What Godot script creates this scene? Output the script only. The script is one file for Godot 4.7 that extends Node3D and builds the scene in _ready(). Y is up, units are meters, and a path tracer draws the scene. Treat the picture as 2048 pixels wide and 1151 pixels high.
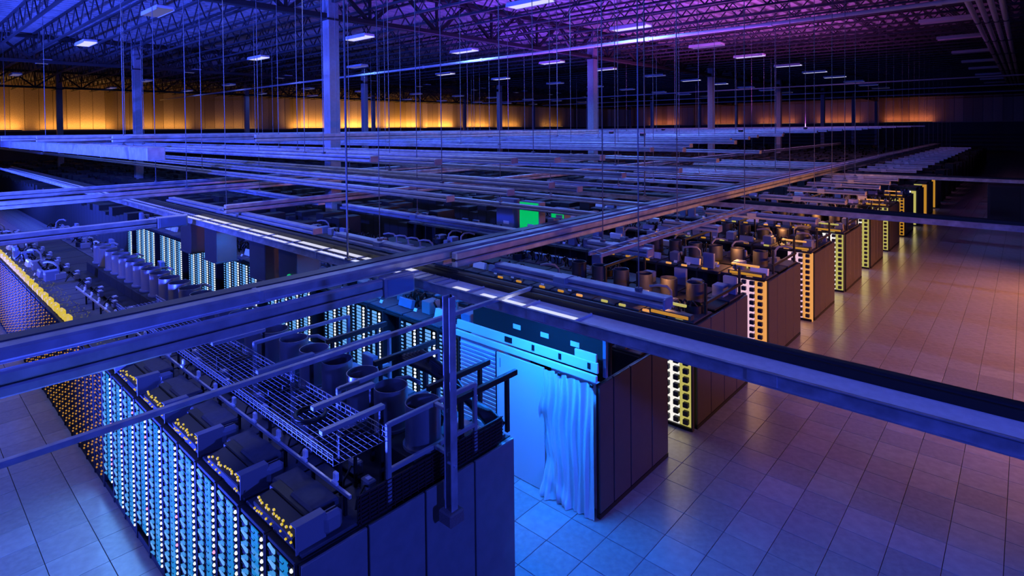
extends Node3D
# A data hall seen from above: +x runs along the rack rows towards the main aisle, -z runs across the rows. Floor at y 0.

const EYE := Vector3(0, 5.89, 0)
const ROW_END := -4.75
const TILE := 0.61

class Shape:
	var v := PackedVector3Array()
	var n := PackedVector3Array()
	var ix := PackedInt32Array()
	func face(a: Vector3, b: Vector3, c: Vector3, d: Vector3, out: Vector3) -> void:
		var nn := (b - a).cross(c - a)
		if nn.length_squared() < 1e-16:
			nn = (c - a).cross(d - a)
		var k := v.size()
		if nn.dot(out) >= 0.0:
			v.append_array([a, b, c, d])
		else:
			nn = -nn
			v.append_array([a, d, c, b])
		nn = nn.normalized()
		n.append_array([nn, nn, nn, nn])
		ix.append_array([k, k + 2, k + 1, k, k + 3, k + 2])
	func tri(a: Vector3, b: Vector3, c: Vector3, out: Vector3) -> void:
		var nn := (b - a).cross(c - a)
		var k := v.size()
		if nn.dot(out) >= 0.0:
			v.append_array([a, b, c])
		else:
			nn = -nn
			v.append_array([a, c, b])
		nn = nn.normalized()
		n.append_array([nn, nn, nn])
		ix.append_array([k, k + 2, k + 1])
	func box(c: Vector3, s: Vector3, e := 0.0, turn := Basis()) -> Shape:
		var h := s * 0.5
		e = minf(e, minf(h.x, minf(h.y, h.z)) * 0.9)
		for a in 3:
			var u := (a + 1) % 3
			var w := (a + 2) % 3
			for sg: float in [-1.0, 1.0]:
				var p: Array[Vector3] = []
				for q in [[-1, -1], [1, -1], [1, 1], [-1, 1]]:
					var t := Vector3()
					t[a] = sg * h[a]
					t[u] = q[0] * (h[u] - e)
					t[w] = q[1] * (h[w] - e)
					p.append(c + turn * t)
				var o := Vector3()
				o[a] = sg
				face(p[0], p[1], p[2], p[3], turn * o)
				if e > 0.0:
					for sh: float in [-1.0, 1.0]:  # the edge between faces a and u
						var o2 := Vector3()
						o2[a] = sg
						o2[u] = sh
						var r: Array[Vector3] = []
						for q in [[0, -1], [0, 1], [1, 1], [1, -1]]:
							var t := Vector3()
							t[a] = sg * (h[a] - (e if q[0] else 0.0))
							t[u] = sh * (h[u] - (0.0 if q[0] else e))
							t[w] = q[1] * (h[w] - e)
							r.append(c + turn * t)
						face(r[0], r[1], r[2], r[3], turn * o2)
		if e > 0.0:
			for sx: float in [-1.0, 1.0]:
				for sy: float in [-1.0, 1.0]:
					for sz: float in [-1.0, 1.0]:
						var k := Vector3(sx, sy, sz)
						tri(c + turn * (k * (h - Vector3(0, e, e))), c + turn * (k * (h - Vector3(e, 0, e))), c + turn * (k * (h - Vector3(e, e, 0))), turn * k)
		return self
	func bar(a: Vector3, b: Vector3, w: float, h: float, e := 0.0) -> Shape:  # a square bar from a to b
		var d := (b - a)
		var f := d.normalized()
		var up := Vector3.UP if absf(f.y) < 0.98 else Vector3.RIGHT
		var r := f.cross(up).normalized()
		up = r.cross(f).normalized()
		return box((a + b) * 0.5, Vector3(w, h, d.length()), e, Basis(r, up, -f))
	func tube(p: Array, r: float, sides := 8, closed_ends := true) -> Shape:
		var base := v.size()
		var m := p.size()
		var prev := Vector3.UP
		for i in m:
			var f: Vector3 = (p[mini(i + 1, m - 1)] - p[maxi(i - 1, 0)]).normalized()
			var r1 := f.cross(prev)
			if r1.length() < 0.05:
				r1 = f.cross(Vector3.RIGHT)
				if r1.length() < 0.05:
					r1 = f.cross(Vector3.BACK)
			r1 = r1.normalized()
			var up := r1.cross(f).normalized()
			prev = up
			for k in sides:
				var a := TAU * k / sides
				var dir := r1 * cos(a) + up * sin(a)
				v.append(p[i] + dir * r)
				n.append(dir)
		for i in m - 1:
			for k in sides:
				var a := base + i * sides + k
				var b := base + i * sides + (k + 1) % sides
				ix.append_array([a, b + sides, a + sides, a, b, b + sides] if true else [])
		if closed_ends:
			for e in [0, m - 1]:
				var f: Vector3 = (p[1] - p[0]).normalized() * -1.0 if e == 0 else (p[m - 1] - p[m - 2]).normalized()
				for k in range(1, sides - 1):
					tri(v[base + e * sides], v[base + e * sides + k], v[base + e * sides + k + 1], f)
		return self
	func lathe(c: Vector3, prof: Array, sides := 20) -> Shape:  # profile of (radius, height), bottom to top outside
		for i in prof.size() - 1:
			var a: Vector2 = prof[i]
			var b: Vector2 = prof[i + 1]
			var slope := Vector2(b.y - a.y, a.x - b.x).normalized()
			var k0 := v.size()
			for k in sides + 1:
				var t := TAU * k / sides
				var d := Vector3(cos(t), 0, sin(t))
				v.append(c + d * a.x + Vector3(0, a.y, 0))
				v.append(c + d * b.x + Vector3(0, b.y, 0))
				var nn := (d * slope.x + Vector3(0, slope.y, 0)).normalized()
				n.append_array([nn, nn])
			for k in sides:
				var q := k0 + k * 2
				ix.append_array([q, q + 2, q + 1, q + 1, q + 2, q + 3])
		return self
	func mesh() -> ArrayMesh:
		var arr := []
		arr.resize(Mesh.ARRAY_MAX)
		arr[Mesh.ARRAY_VERTEX] = v
		arr[Mesh.ARRAY_NORMAL] = n
		arr[Mesh.ARRAY_INDEX] = ix
		var am := ArrayMesh.new()
		am.add_surface_from_arrays(Mesh.PRIMITIVE_TRIANGLES, arr)
		return am

var M := {}
var used := {}
var cache := {}
var rng := RandomNumberGenerator.new()

func numbered(called: String) -> String:
	var k: int = used.get(called, 0)
	used[called] = k + 1
	return called if k == 0 else "%s_%03d" % [called, k]

func tag(o: Node3D, label := "", category := "", group := "", kind := "") -> Node3D:
	if label: o.set_meta("label", label)
	if category: o.set_meta("category", category)
	if group: o.set_meta("group", group)
	if kind: o.set_meta("kind", kind)
	return o

func thing(called: String, label: String, category: String, at := Vector3.ZERO, group := "", kind := "") -> Node3D:
	var o := Node3D.new()
	o.name = numbered(called)
	add_child(o)
	o.position = at
	return tag(o, label, category, group, kind)

func part(parent: Node3D, called: String, m, mat: Material, at := Vector3.ZERO, turn := Basis()) -> MeshInstance3D:
	var o := MeshInstance3D.new()
	o.name = called
	o.mesh = m.mesh() if m is Shape else m
	o.material_override = mat
	o.transform = Transform3D(turn, at)
	parent.add_child(o, true)
	return o

func solo(called: String, m, mat: Material, label: String, category: String, at := Vector3.ZERO, group := "", kind := "") -> MeshInstance3D:
	var o := part(self, numbered(called), m, mat, at)
	tag(o, label, category, group, kind)
	return o

func keep(key: String, make: Callable) -> ArrayMesh:
	if not cache.has(key):
		cache[key] = (make.call() as Shape).mesh()
	return cache[key]

func boxm(s: Vector3, e := 0.0, c := Vector3.ZERO) -> ArrayMesh:
	return keep("box%s%.4f%s" % [s, e, c], func(): return Shape.new().box(c, s, e))

func mat(called: String, c: Color, rough := 0.6, metal := 0.0, grain := 0.0, size := 1.0) -> StandardMaterial3D:
	var m := StandardMaterial3D.new()
	m.resource_name = called
	m.albedo_color = c
	m.roughness = rough
	m.metallic = metal
	if grain > 0.0:
		var no := FastNoiseLite.new()
		no.seed = called.hash() % 1000
		no.noise_type = FastNoiseLite.TYPE_SIMPLEX_SMOOTH
		no.frequency = 0.02
		no.fractal_octaves = 5
		var t := NoiseTexture2D.new()
		t.width = 256
		t.height = 256
		t.seamless = true
		t.noise = no
		var g := Gradient.new()
		var lo := 1.0 - grain
		g.colors = PackedColorArray([Color(lo, lo, lo), Color(1, 1, 1)])
		t.color_ramp = g
		m.albedo_texture = t
		m.uv1_triplanar = true
		m.uv1_world_triplanar = true
		m.uv1_scale = Vector3.ONE / size
	M[called] = m
	return m

func glow(called: String, c: Color, energy: float) -> StandardMaterial3D:
	var m := StandardMaterial3D.new()
	m.resource_name = called
	m.albedo_color = Color(0.12, 0.12, 0.12)
	m.roughness = 0.4
	m.emission_enabled = true
	m.emission = c
	m.emission_energy_multiplier = energy
	M[called] = m
	return m

func area(parent: Node3D, at: Vector3, aim: Vector3, size: Vector2, c: Color, energy: float) -> void:
	var l := AreaLight3D.new()
	l.name = "lamp_light"
	l.area_size = size
	l.light_color = c
	l.light_energy = energy
	l.area_range = 120.0
	l.area_attenuation = 2.0
	l.shadow_enabled = true
	parent.add_child(l, true)
	var up := Vector3.UP if absf(aim.normalized().y) < 0.95 else Vector3.FORWARD
	l.transform = Transform3D(Basis.looking_at(aim, up), at)

func omni(parent: Node3D, at: Vector3, c: Color, energy: float, size := 0.1) -> void:
	var l := OmniLight3D.new()
	l.name = "lamp_light"
	l.light_color = c
	l.light_energy = energy
	l.light_size = size
	l.omni_range = 120.0
	l.omni_attenuation = 2.0
	l.shadow_enabled = true
	parent.add_child(l, true)
	l.position = at

func spot(parent: Node3D, at: Vector3, aim: Vector3, angle: float, c: Color, energy: float, size := 0.15) -> void:
	var l := SpotLight3D.new()
	l.name = "lamp_light"
	l.light_color = c
	l.light_energy = energy
	l.light_size = size
	l.spot_range = 120.0
	l.spot_attenuation = 2.0
	l.spot_angle = angle
	l.spot_angle_attenuation = 0.8
	l.shadow_enabled = true
	parent.add_child(l, true)
	var up := Vector3.UP if absf(aim.normalized().y) < 0.95 else Vector3.FORWARD
	l.transform = Transform3D(Basis.looking_at(aim, up), at)

const BLUE := Color(0.22, 0.31, 1.0)
const DEEP := Color(0.28, 0.36, 1.0)
const AZURE := Color(0.1, 0.46, 1.0)
const VIOLET := Color(0.52, 0.27, 1.0)
const MAGENTA := Color(0.85, 0.38, 0.9)
const AMBER := Color(1.0, 0.66, 0.36)
const ORANGE := Color(1.0, 0.6, 0.38)

func _ready() -> void:
	rng.seed = 7
	camera_and_air()
	materials()
	shell()
	roof()
	ceiling_lights()
	floor_tiles()
	rack_rows()
	front_pod()
	curtain_pod()
	row_ends()
	trays()
	hangers()
	pipes()
	floods()

func camera_and_air() -> void:
	var cam := Camera3D.new()
	cam.name = "camera"
	add_child(cam)
	cam.transform = Transform3D(Basis(Vector3(0.74255812, -0.01000623, -0.66970689), Vector3(-0.00586076, 0.99975305, -0.02143582), Vector3(0.669756, 0.01984233, 0.7423161)).orthonormalized(), EYE)
	cam.projection = Camera3D.PROJECTION_FRUSTUM
	cam.near = 0.1
	cam.far = 300.0
	cam.size = 1151.0 / 1142.78 * cam.near
	cam.frustum_offset = Vector2(0, -295.5 / 1142.78 * cam.near)
	cam.current = true
	var we := WorldEnvironment.new()
	we.name = "world"
	var e := Environment.new()
	e.background_mode = Environment.BG_COLOR
	e.background_color = Color(0, 0, 0)
	e.tonemap_mode = Environment.TONE_MAPPER_LINEAR
	e.tonemap_exposure = 1.0
	e.sdfgi_enabled = true
	e.ssao_enabled = true
	e.ssil_enabled = true
	we.environment = e
	add_child(we)

func materials() -> void:
	mat("galvanised", Color(0.74, 0.74, 0.76), 0.5, 0.25, 0.25, 1.5)
	mat("tray_pan", Color(0.93, 0.93, 0.93), 0.5, 0.0, 0.08, 0.8)
	mat("rod_steel", Color(0.42, 0.42, 0.44), 0.5, 0.3)
	mat("duct_steel", Color(0.7, 0.7, 0.73), 0.45, 0.25, 0.2, 2.0)
	mat("black_steel", Color(0.07, 0.07, 0.08), 0.5, 0.0)
	mat("roof_steel", Color(0.2, 0.2, 0.22), 0.6, 0.1)
	mat("girder_steel", Color(0.12, 0.12, 0.13), 0.6, 0.1)
	mat("deck", Color(0.6, 0.6, 0.62), 0.7, 0.0, 0.2, 4.0)
	mat("column_paint", Color(0.55, 0.55, 0.57), 0.6, 0.0, 0.1, 1.0)
	mat("tile_a", Color(0.66, 0.65, 0.65), 0.24, 0.0, 0.1, 0.9)
	mat("tile_b", Color(0.635, 0.63, 0.63), 0.28, 0.0, 0.12, 0.7)
	mat("tile_c", Color(0.69, 0.685, 0.68), 0.22, 0.0, 0.1, 1.1)
	mat("subfloor", Color(0.1, 0.1, 0.1), 0.8)
	mat("wall_panel_a", Color(0.74, 0.66, 0.55), 0.6, 0.0, 0.15, 1.0)
	mat("wall_panel_b", Color(0.66, 0.58, 0.47), 0.6, 0.0, 0.15, 1.0)
	mat("wall_panel_c", Color(0.8, 0.72, 0.6), 0.6, 0.0, 0.15, 1.0)
	mat("bulkhead", Color(0.25, 0.24, 0.25), 0.7)
	mat("rack_black", Color(0.1, 0.1, 0.11), 0.7)
	mat("rack_grey", Color(0.22, 0.22, 0.24), 0.5)
	mat("lid_grey", Color(0.3, 0.3, 0.34), 0.65, 0.0, 0.15, 0.6)
	mat("end_panel", Color(0.5, 0.5, 0.52), 0.42, 0.0, 0.08, 1.2)
	mat("end_panel_dark", Color(0.3, 0.28, 0.29), 0.4, 0.0, 0.08, 1.2)
	mat("frame_bar", Color(0.6, 0.61, 0.64), 0.4, 0.3)
	mat("wire", Color(0.75, 0.75, 0.78), 0.35, 0.4)
	mat("basket_wire", Color(0.45, 0.45, 0.48), 0.4, 0.5)
	mat("cable_black", Color(0.04, 0.04, 0.045), 0.45)
	mat("cable_red", Color(0.35, 0.1, 0.12), 0.5)
	mat("label_white", Color(0.92, 0.92, 0.92), 0.5)
	mat("box_grey", Color(0.5, 0.5, 0.53), 0.5)
	mat("box_blue", Color(0.45, 0.5, 0.62), 0.5)
	mat("cloth", Color(0.86, 0.86, 0.88), 0.55)
	mat("foam", Color(0.5, 0.44, 0.44), 0.85, 0.0, 0.2, 0.1)
	mat("mesh_maroon", Color(0.26, 0.13, 0.15), 0.6)
	mat("chimney", Color(0.55, 0.54, 0.57), 0.35, 0.5)
	mat("lamp_body", Color(0.75, 0.75, 0.78), 0.5)
	mat("yellow_cap", Color(0.9, 0.72, 0.12), 0.5)
	glow("led_white", Color(0.9, 0.95, 1.0), 1.7)
	glow("led_pink", Color(1.0, 0.6, 0.75), 1.5)
	glow("led_cyan", Color(0.13, 0.62, 0.95), 0.62)
	glow("led_cyan_pale", Color(0.3, 0.68, 1.0), 0.66)
	glow("led_sky", Color(0.42, 0.7, 1.0), 0.9)
	glow("led_amber", Color(0.92, 0.64, 0.2), 0.6)
	glow("led_yellow", Color(0.95, 0.82, 0.12), 0.75)
	glow("led_speck", Color(0.6, 0.6, 0.3), 0.35)
	glow("green_glow", Color(0.0, 0.85, 0.45), 0.7)
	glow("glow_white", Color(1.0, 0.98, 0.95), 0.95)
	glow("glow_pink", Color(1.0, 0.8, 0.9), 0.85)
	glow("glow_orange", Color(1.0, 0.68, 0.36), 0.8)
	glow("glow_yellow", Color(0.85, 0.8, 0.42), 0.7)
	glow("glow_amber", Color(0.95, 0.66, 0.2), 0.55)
	glow("lamp_glow", Color(0.85, 0.85, 1.0), 1.0)
	glow("tray_glow", Color(0.9, 0.9, 1.0), 0.85)
	glow("lamp_dim", Color(0.6, 0.6, 0.95), 0.25)
	glow("lamp_blue", Color(0.3, 0.45, 1.0), 1.0)
	glow("lamp_warm", Color(1.0, 0.72, 0.4), 1.0)
	glow("lamp_violet", Color(0.7, 0.4, 1.0), 1.0)

# ---------------------------------------------------------------- shell
const LEFT := -106.0
const BACK := -156.0
const RIGHT := 16.0
const FRONT := 14.0
const TALL := 13.9

func shell() -> void:
	var wl := thing("wall_left", "", "", Vector3.ZERO, "", "structure")
	part(wl, "wall_core", boxm(Vector3(0.3, TALL, FRONT - BACK)), M.bulkhead, Vector3(LEFT - 0.25, TALL / 2, (FRONT + BACK) / 2))
	var k := 0
	var z := 2.0
	while z > BACK + 0.6:
		var d := [0.09, 0.12, 0.1][k % 3] as float
		part(wl, "wall_panel", boxm(Vector3(d, 7.2, 1.56), 0.02), [M.wall_panel_a, M.wall_panel_b, M.wall_panel_c][rng.randi() % 3], Vector3(LEFT - 0.1 + d / 2, 9.9, z - 0.8))
		z -= 1.6
		k += 1
	part(wl, "ledge", boxm(Vector3(1.6, 0.12, FRONT - BACK), 0.01), M.wall_panel_a, Vector3(LEFT + 0.8, 6.26, (FRONT + BACK) / 2))
	part(wl, "bulkhead_face", boxm(Vector3(0.2, 6.2, FRONT - BACK)), M.bulkhead, Vector3(LEFT + 1.5, 3.1, (FRONT + BACK) / 2))
	var wb := thing("wall_back", "", "", Vector3.ZERO, "", "structure")
	part(wb, "wall_core", boxm(Vector3(RIGHT - LEFT, TALL, 0.3)), M.bulkhead, Vector3((RIGHT + LEFT) / 2, TALL / 2, BACK - 0.25))
	var x := LEFT + 0.6
	while x < RIGHT - 0.5:
		var d2 := [0.09, 0.12, 0.1][k % 3] as float
		part(wb, "wall_panel", boxm(Vector3(1.56, 7.2, d2), 0.02), [M.wall_panel_a, M.wall_panel_b, M.wall_panel_c][rng.randi() % 3], Vector3(x, 9.9, BACK - 0.1 + d2 / 2))
		x += 1.6
		k += 1
	part(wb, "ledge", boxm(Vector3(RIGHT - LEFT, 0.12, 1.6), 0.01), M.wall_panel_a, Vector3((RIGHT + LEFT) / 2, 6.4, BACK + 0.8))
	part(wb, "bulkhead_face", boxm(Vector3(RIGHT - LEFT, 6.34, 0.2)), M.bulkhead, Vector3((RIGHT + LEFT) / 2, 3.17, BACK + 1.5))
	tag(part(self, "wall_right", boxm(Vector3(0.3, TALL, FRONT - BACK)), M.bulkhead, Vector3(RIGHT + 0.15, TALL / 2, (FRONT + BACK) / 2)), "", "", "", "structure")
	tag(part(self, "wall_front", boxm(Vector3(RIGHT - LEFT, TALL, 0.3)), M.bulkhead, Vector3((RIGHT + LEFT) / 2, TALL / 2, FRONT + 0.15)), "", "", "", "structure")

const COL_X := [-88.0, -56.6, -25.3, 6.6]
const COL_Z0 := -14.9
const BAY := 22.6
const CHORD := 11.33  # height of the girders' lower chords

func roof() -> void:
	var s := Shape.new()  # corrugated roof deck, ribs across the joists
	var x := LEFT - 0.4
	var za := FRONT + 0.3
	var zb := BACK - 0.4
	while x < RIGHT + 0.3:
		var y0 := 13.56
		var y1 := 13.7
		s.face(Vector3(x, y0, za), Vector3(x + 0.3, y0, za), Vector3(x + 0.3, y0, zb), Vector3(x, y0, zb), Vector3.DOWN)
		s.face(Vector3(x + 0.3, y0, za), Vector3(x + 0.37, y1, za), Vector3(x + 0.37, y1, zb), Vector3(x + 0.3, y0, zb), Vector3(-1, -1, 0))
		s.face(Vector3(x + 0.37, y1, za), Vector3(x + 0.63, y1, za), Vector3(x + 0.63, y1, zb), Vector3(x + 0.37, y1, zb), Vector3.DOWN)
		s.face(Vector3(x + 0.63, y1, za), Vector3(x + 0.7, y0, za), Vector3(x + 0.7, y0, zb), Vector3(x + 0.63, y1, zb), Vector3(1, -1, 0))
		x += 0.7
	s.box(Vector3((LEFT + RIGHT) / 2, 14.0, (FRONT + BACK) / 2), Vector3(RIGHT - LEFT + 1.2, 0.4, FRONT - BACK + 1.2))
	tag(part(self, "ceiling", s, M.deck), "", "", "", "structure")
	for cx: float in COL_X:
		for i in range(0, 7):
			var cz: float = COL_Z0 - BAY * i
			if cx > 0.0 and i < 1 or cz < BACK + 2.0: continue
			var c := thing("steel_column", "tall painted steel column rising through the cable trays to the roof trusses", "column", Vector3(cx, 0, cz), "columns of the hall", "structure")
			part(c, "shaft", boxm(Vector3(0.58, 13.4, 0.58), 0.03, Vector3(0, 6.7, 0)), M.column_paint)
			part(c, "base_plate", boxm(Vector3(0.9, 0.05, 0.9), 0.01, Vector3(0, 0.025, 0)), M.column_paint)
			part(c, "cap_plate", boxm(Vector3(0.8, 0.08, 0.8), 0.01, Vector3(0, CHORD - 0.06, 0)), M.girder_steel)
	var chord := Shape.new().box(Vector3(0, 0, -BAY / 2), Vector3(0.38, 0.24, BAY), 0.02).mesh()
	var web := Shape.new()
	var step := BAY / 5.0
	var top := 13.3
	for i in 5:
		var z0 := -step * i
		web.bar(Vector3(0, top, z0), Vector3(0, CHORD + 0.1, z0 - step / 2), 0.17, 0.17)
		web.bar(Vector3(0, CHORD + 0.1, z0 - step / 2), Vector3(0, top, z0 - step), 0.17, 0.17)
		web.bar(Vector3(0, CHORD + 0.1, z0 - step / 2), Vector3(0, top, z0 - step / 2), 0.13, 0.13)
	var webm := web.mesh()
	for cx: float in COL_X:
		for i in range(-1, 6):
			if cx > 0.0 and i < 1 or COL_Z0 - BAY * (i + 1) < BACK: continue
			var g := thing("truss_girder", "dark steel truss girder spanning between columns under the roof", "girder", Vector3(cx, 0, COL_Z0 - BAY * i), "truss girders between columns", "structure")
			part(g, "bottom_chord", chord, M.girder_steel, Vector3(0, CHORD + 0.11, 0))
			part(g, "top_chord", chord, M.girder_steel, Vector3(0, top + 0.02, 0))
			part(g, "web", webm, M.girder_steel)
	var spans := [[LEFT, -88.0], [-88.0, -56.6], [-56.6, -25.3], [-25.3, 6.6]]
	for sp in spans:
		var a: float = sp[0]
		var b: float = sp[1]
		var len := b - a
		var jc := boxm(Vector3(len - 0.2, 0.1, 0.16), 0.0, Vector3(len / 2, 0, 0))
		var jw := Shape.new()
		var n := int(len / 1.15)
		for i in n:
			var x0 := 0.1 + (len - 0.2) * i / n
			var x1 := 0.1 + (len - 0.2) * (i + 1) / n
			jw.bar(Vector3(x0, 12.15 if i % 2 else 13.45, 0), Vector3(x1, 13.45 if i % 2 else 12.15, 0), 0.06, 0.06)
		var jm := jw.mesh()
		var z := 3.2
		while z > BACK + 0.5:
			if not (b > 0.0 and z > -12.0):
				var j := thing("bar_joist", "slender open-web steel bar joist carrying the corrugated roof deck", "joist", Vector3(a, 0, z), "bar joists under the roof deck", "structure")
				part(j, "top_chord", jc, M.roof_steel, Vector3(0, 13.5, 0))
				part(j, "bottom_chord", jc, M.roof_steel, Vector3(0, 12.13, 0))
				part(j, "web", jm, M.roof_steel)
			z -= 2.26

func fixture(at: Vector3, label: String, group: String, lit: Material, c: Color, energy: float) -> void:
	var f := thing("ceiling_light", label, "light", at, group)
	part(f, "housing", keep("fixture_housing", func(): return Shape.new().box(Vector3(0, 0.12, 0), Vector3(2.3, 0.14, 0.74), 0.03).box(Vector3(0, 0.03, 0.36), Vector3(2.3, 0.1, 0.03)).box(Vector3(0, 0.03, -0.36), Vector3(2.3, 0.1, 0.03))), M.lamp_body)
	part(f, "lamp_tube", keep("fixture_tube", func(): return Shape.new().box(Vector3(0, 0.02, 0), Vector3(2.24, 0.05, 0.66), 0.01)), lit)
	for q: float in [-0.9, 0.9]:
		part(f, "hanger_wire", boxm(Vector3(0.025, 0.46, 0.025)), M.black_steel, Vector3(q, 0.4, 0))
	if energy > 0.0:
		area(f, Vector3(0, -0.02, 0), Vector3.DOWN, Vector2(2.2, 0.6), c, energy)

func ceiling_lights() -> void:
	var xs := [-3.35, -16.7, -30.4, -44.2, -57.9, -72.0, -86.0]
	var zs := [0.5, -8.9, -19.8, -28.6, -38.9, -47.2, -57.2, -66.2, -74.7, -84.6, -93.6, -102.6]
	for i in xs.size():
		for j in zs.size():
			var x: float = xs[i]
			var z: float = zs[j]
			var c := Color(0.72, 0.76, 1.0)
			var en := 0.0
			if i in [1, 2] and j < 2: en = 24.0
			elif i in [1, 2, 3] and j < 6:
				c = Color(0.36, 0.55, 1.0)
				en = (85.0 if j == 2 else 120.0 if j == 3 else 55.0) if i < 3 else 40.0
			elif i in [1, 2] and j < 9:
				c = Color(0.88, 0.58, 0.9)
				en = 34.0
			elif i > 0 and j < 8:
				c = Color(0.4, 0.5, 1.0)
				en = 7.0
			if i == 0 and j == 1: en = 2.5
			var bright := en > 17.0 and (i + j * 2) % 5 != 4
			fixture(Vector3(x, 11.49, z), "slim white fluorescent fixture glowing brightly under the roof joists" if bright else "slim fluorescent fixture dimly lit under the dark roof joists", "bright ceiling fixtures" if bright else "dim ceiling fixtures", M.lamp_glow if bright else M.lamp_body if i == 0 else M.lamp_dim, c, en)

func floor_tiles() -> void:
	var f := thing("floor", "", "", Vector3.ZERO, "", "structure")
	part(f, "subfloor", boxm(Vector3(RIGHT - LEFT + 0.6, 0.3, FRONT - BACK + 0.6)), M.subfloor, Vector3((RIGHT + LEFT) / 2, -0.19, (FRONT + BACK) / 2))
	var slab := Shape.new().box(Vector3(0, -0.02, 0), Vector3(TILE - 0.008, 0.04, TILE - 0.008), 0.003).mesh()
	var near := []
	var far := []
	var x := -1.4205 + TILE / 2 - TILE * 94
	while x < RIGHT - 0.2:
		var z := -7.5 + TILE / 2 + TILE * 12
		while z > BACK + 1.4:
			# what can be seen: the main aisle, the aisles between rows near it, and the strip before the front row
			var d := 0.67 * -x + 0.742 * -z
			if d > 1.5:
				var px := 1024.0 + 1142.78 * (0.7426 * x - 0.6697 * z) / d
				var py := 265.0 + 1142.78 * 5.89 / d
				if px > -60 and px < 2110 and py < 1230:
					var show := x > -5.2 or z > -2.5 or (x > -12.0 and z > -10.6)
					(near if show else far).append([d, Vector3(x, 0, z)])
			z -= TILE
		x += TILE
	near.sort_custom(func(a, b): return a[0] < b[0])
	for i in near.size():
		if i < 300:
			part(f, "floor_tile", slab, [M.tile_a, M.tile_b, M.tile_c][rng.randi() % 3], near[i][1])
		else:
			far.append(near[i])
	var mm := MultiMesh.new()
	mm.transform_format = MultiMesh.TRANSFORM_3D
	mm.mesh = slab
	mm.instance_count = far.size()
	for i in far.size():
		mm.set_instance_transform(i, Transform3D(Basis(), far[i][1]))
	var mi := MultiMeshInstance3D.new()
	mi.name = "floor_tile_field"
	mi.multimesh = mm
	mi.material_override = M.tile_a
	mi.set_meta("kind", "stuff")
	f.add_child(mi)

# ---------------------------------------------------------------- racks
const W := 0.6
const FRONTS := [-2.39, -7.12, -10.52, -14.68, -18.8, -22.81, -27.17, -31.5, -36.2, -40.5, -45.2, -49.8, -54.2, -58.6, -63.0, -67.4, -71.8, -76.2, -80.6, -85.0, -89.4, -93.8, -98.2, -102.6, -107.0, -111.4, -115.8]
const REARS := [-5.24, -9.34, -13.25, -17.36, -21.2, -25.4, -29.8, -34.2, -38.9, -43.2, -47.9, -52.5, -56.9, -61.3, -65.7, -70.1, -74.5, -78.9, -83.3, -87.7, -92.1, -96.5, -100.9, -105.3, -109.7, -114.1, -118.5]

func rack_body(depth: float) -> ArrayMesh:  # an open-front black cabinet: its front plane at z 0, the body behind
	return keep("rack_body%.3f" % depth, func():
		var s := Shape.new()
		s.box(Vector3(-0.285, 1.02, -depth / 2), Vector3(0.025, 2.04, depth), 0.004)
		s.box(Vector3(0.285, 1.02, -depth / 2), Vector3(0.025, 2.04, depth), 0.004)
		s.box(Vector3(0, 1.02, -depth + 0.012), Vector3(0.56, 2.04, 0.024))
		s.box(Vector3(0, 0.05, -depth / 2), Vector3(0.56, 0.1, depth - 0.03), 0.004)
		s.box(Vector3(0, 2.02, -depth / 2), Vector3(0.56, 0.04, depth - 0.03), 0.004)
		s.box(Vector3(0, 1.05, -0.34), Vector3(0.56, 1.9, 0.02))
		return s)

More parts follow.
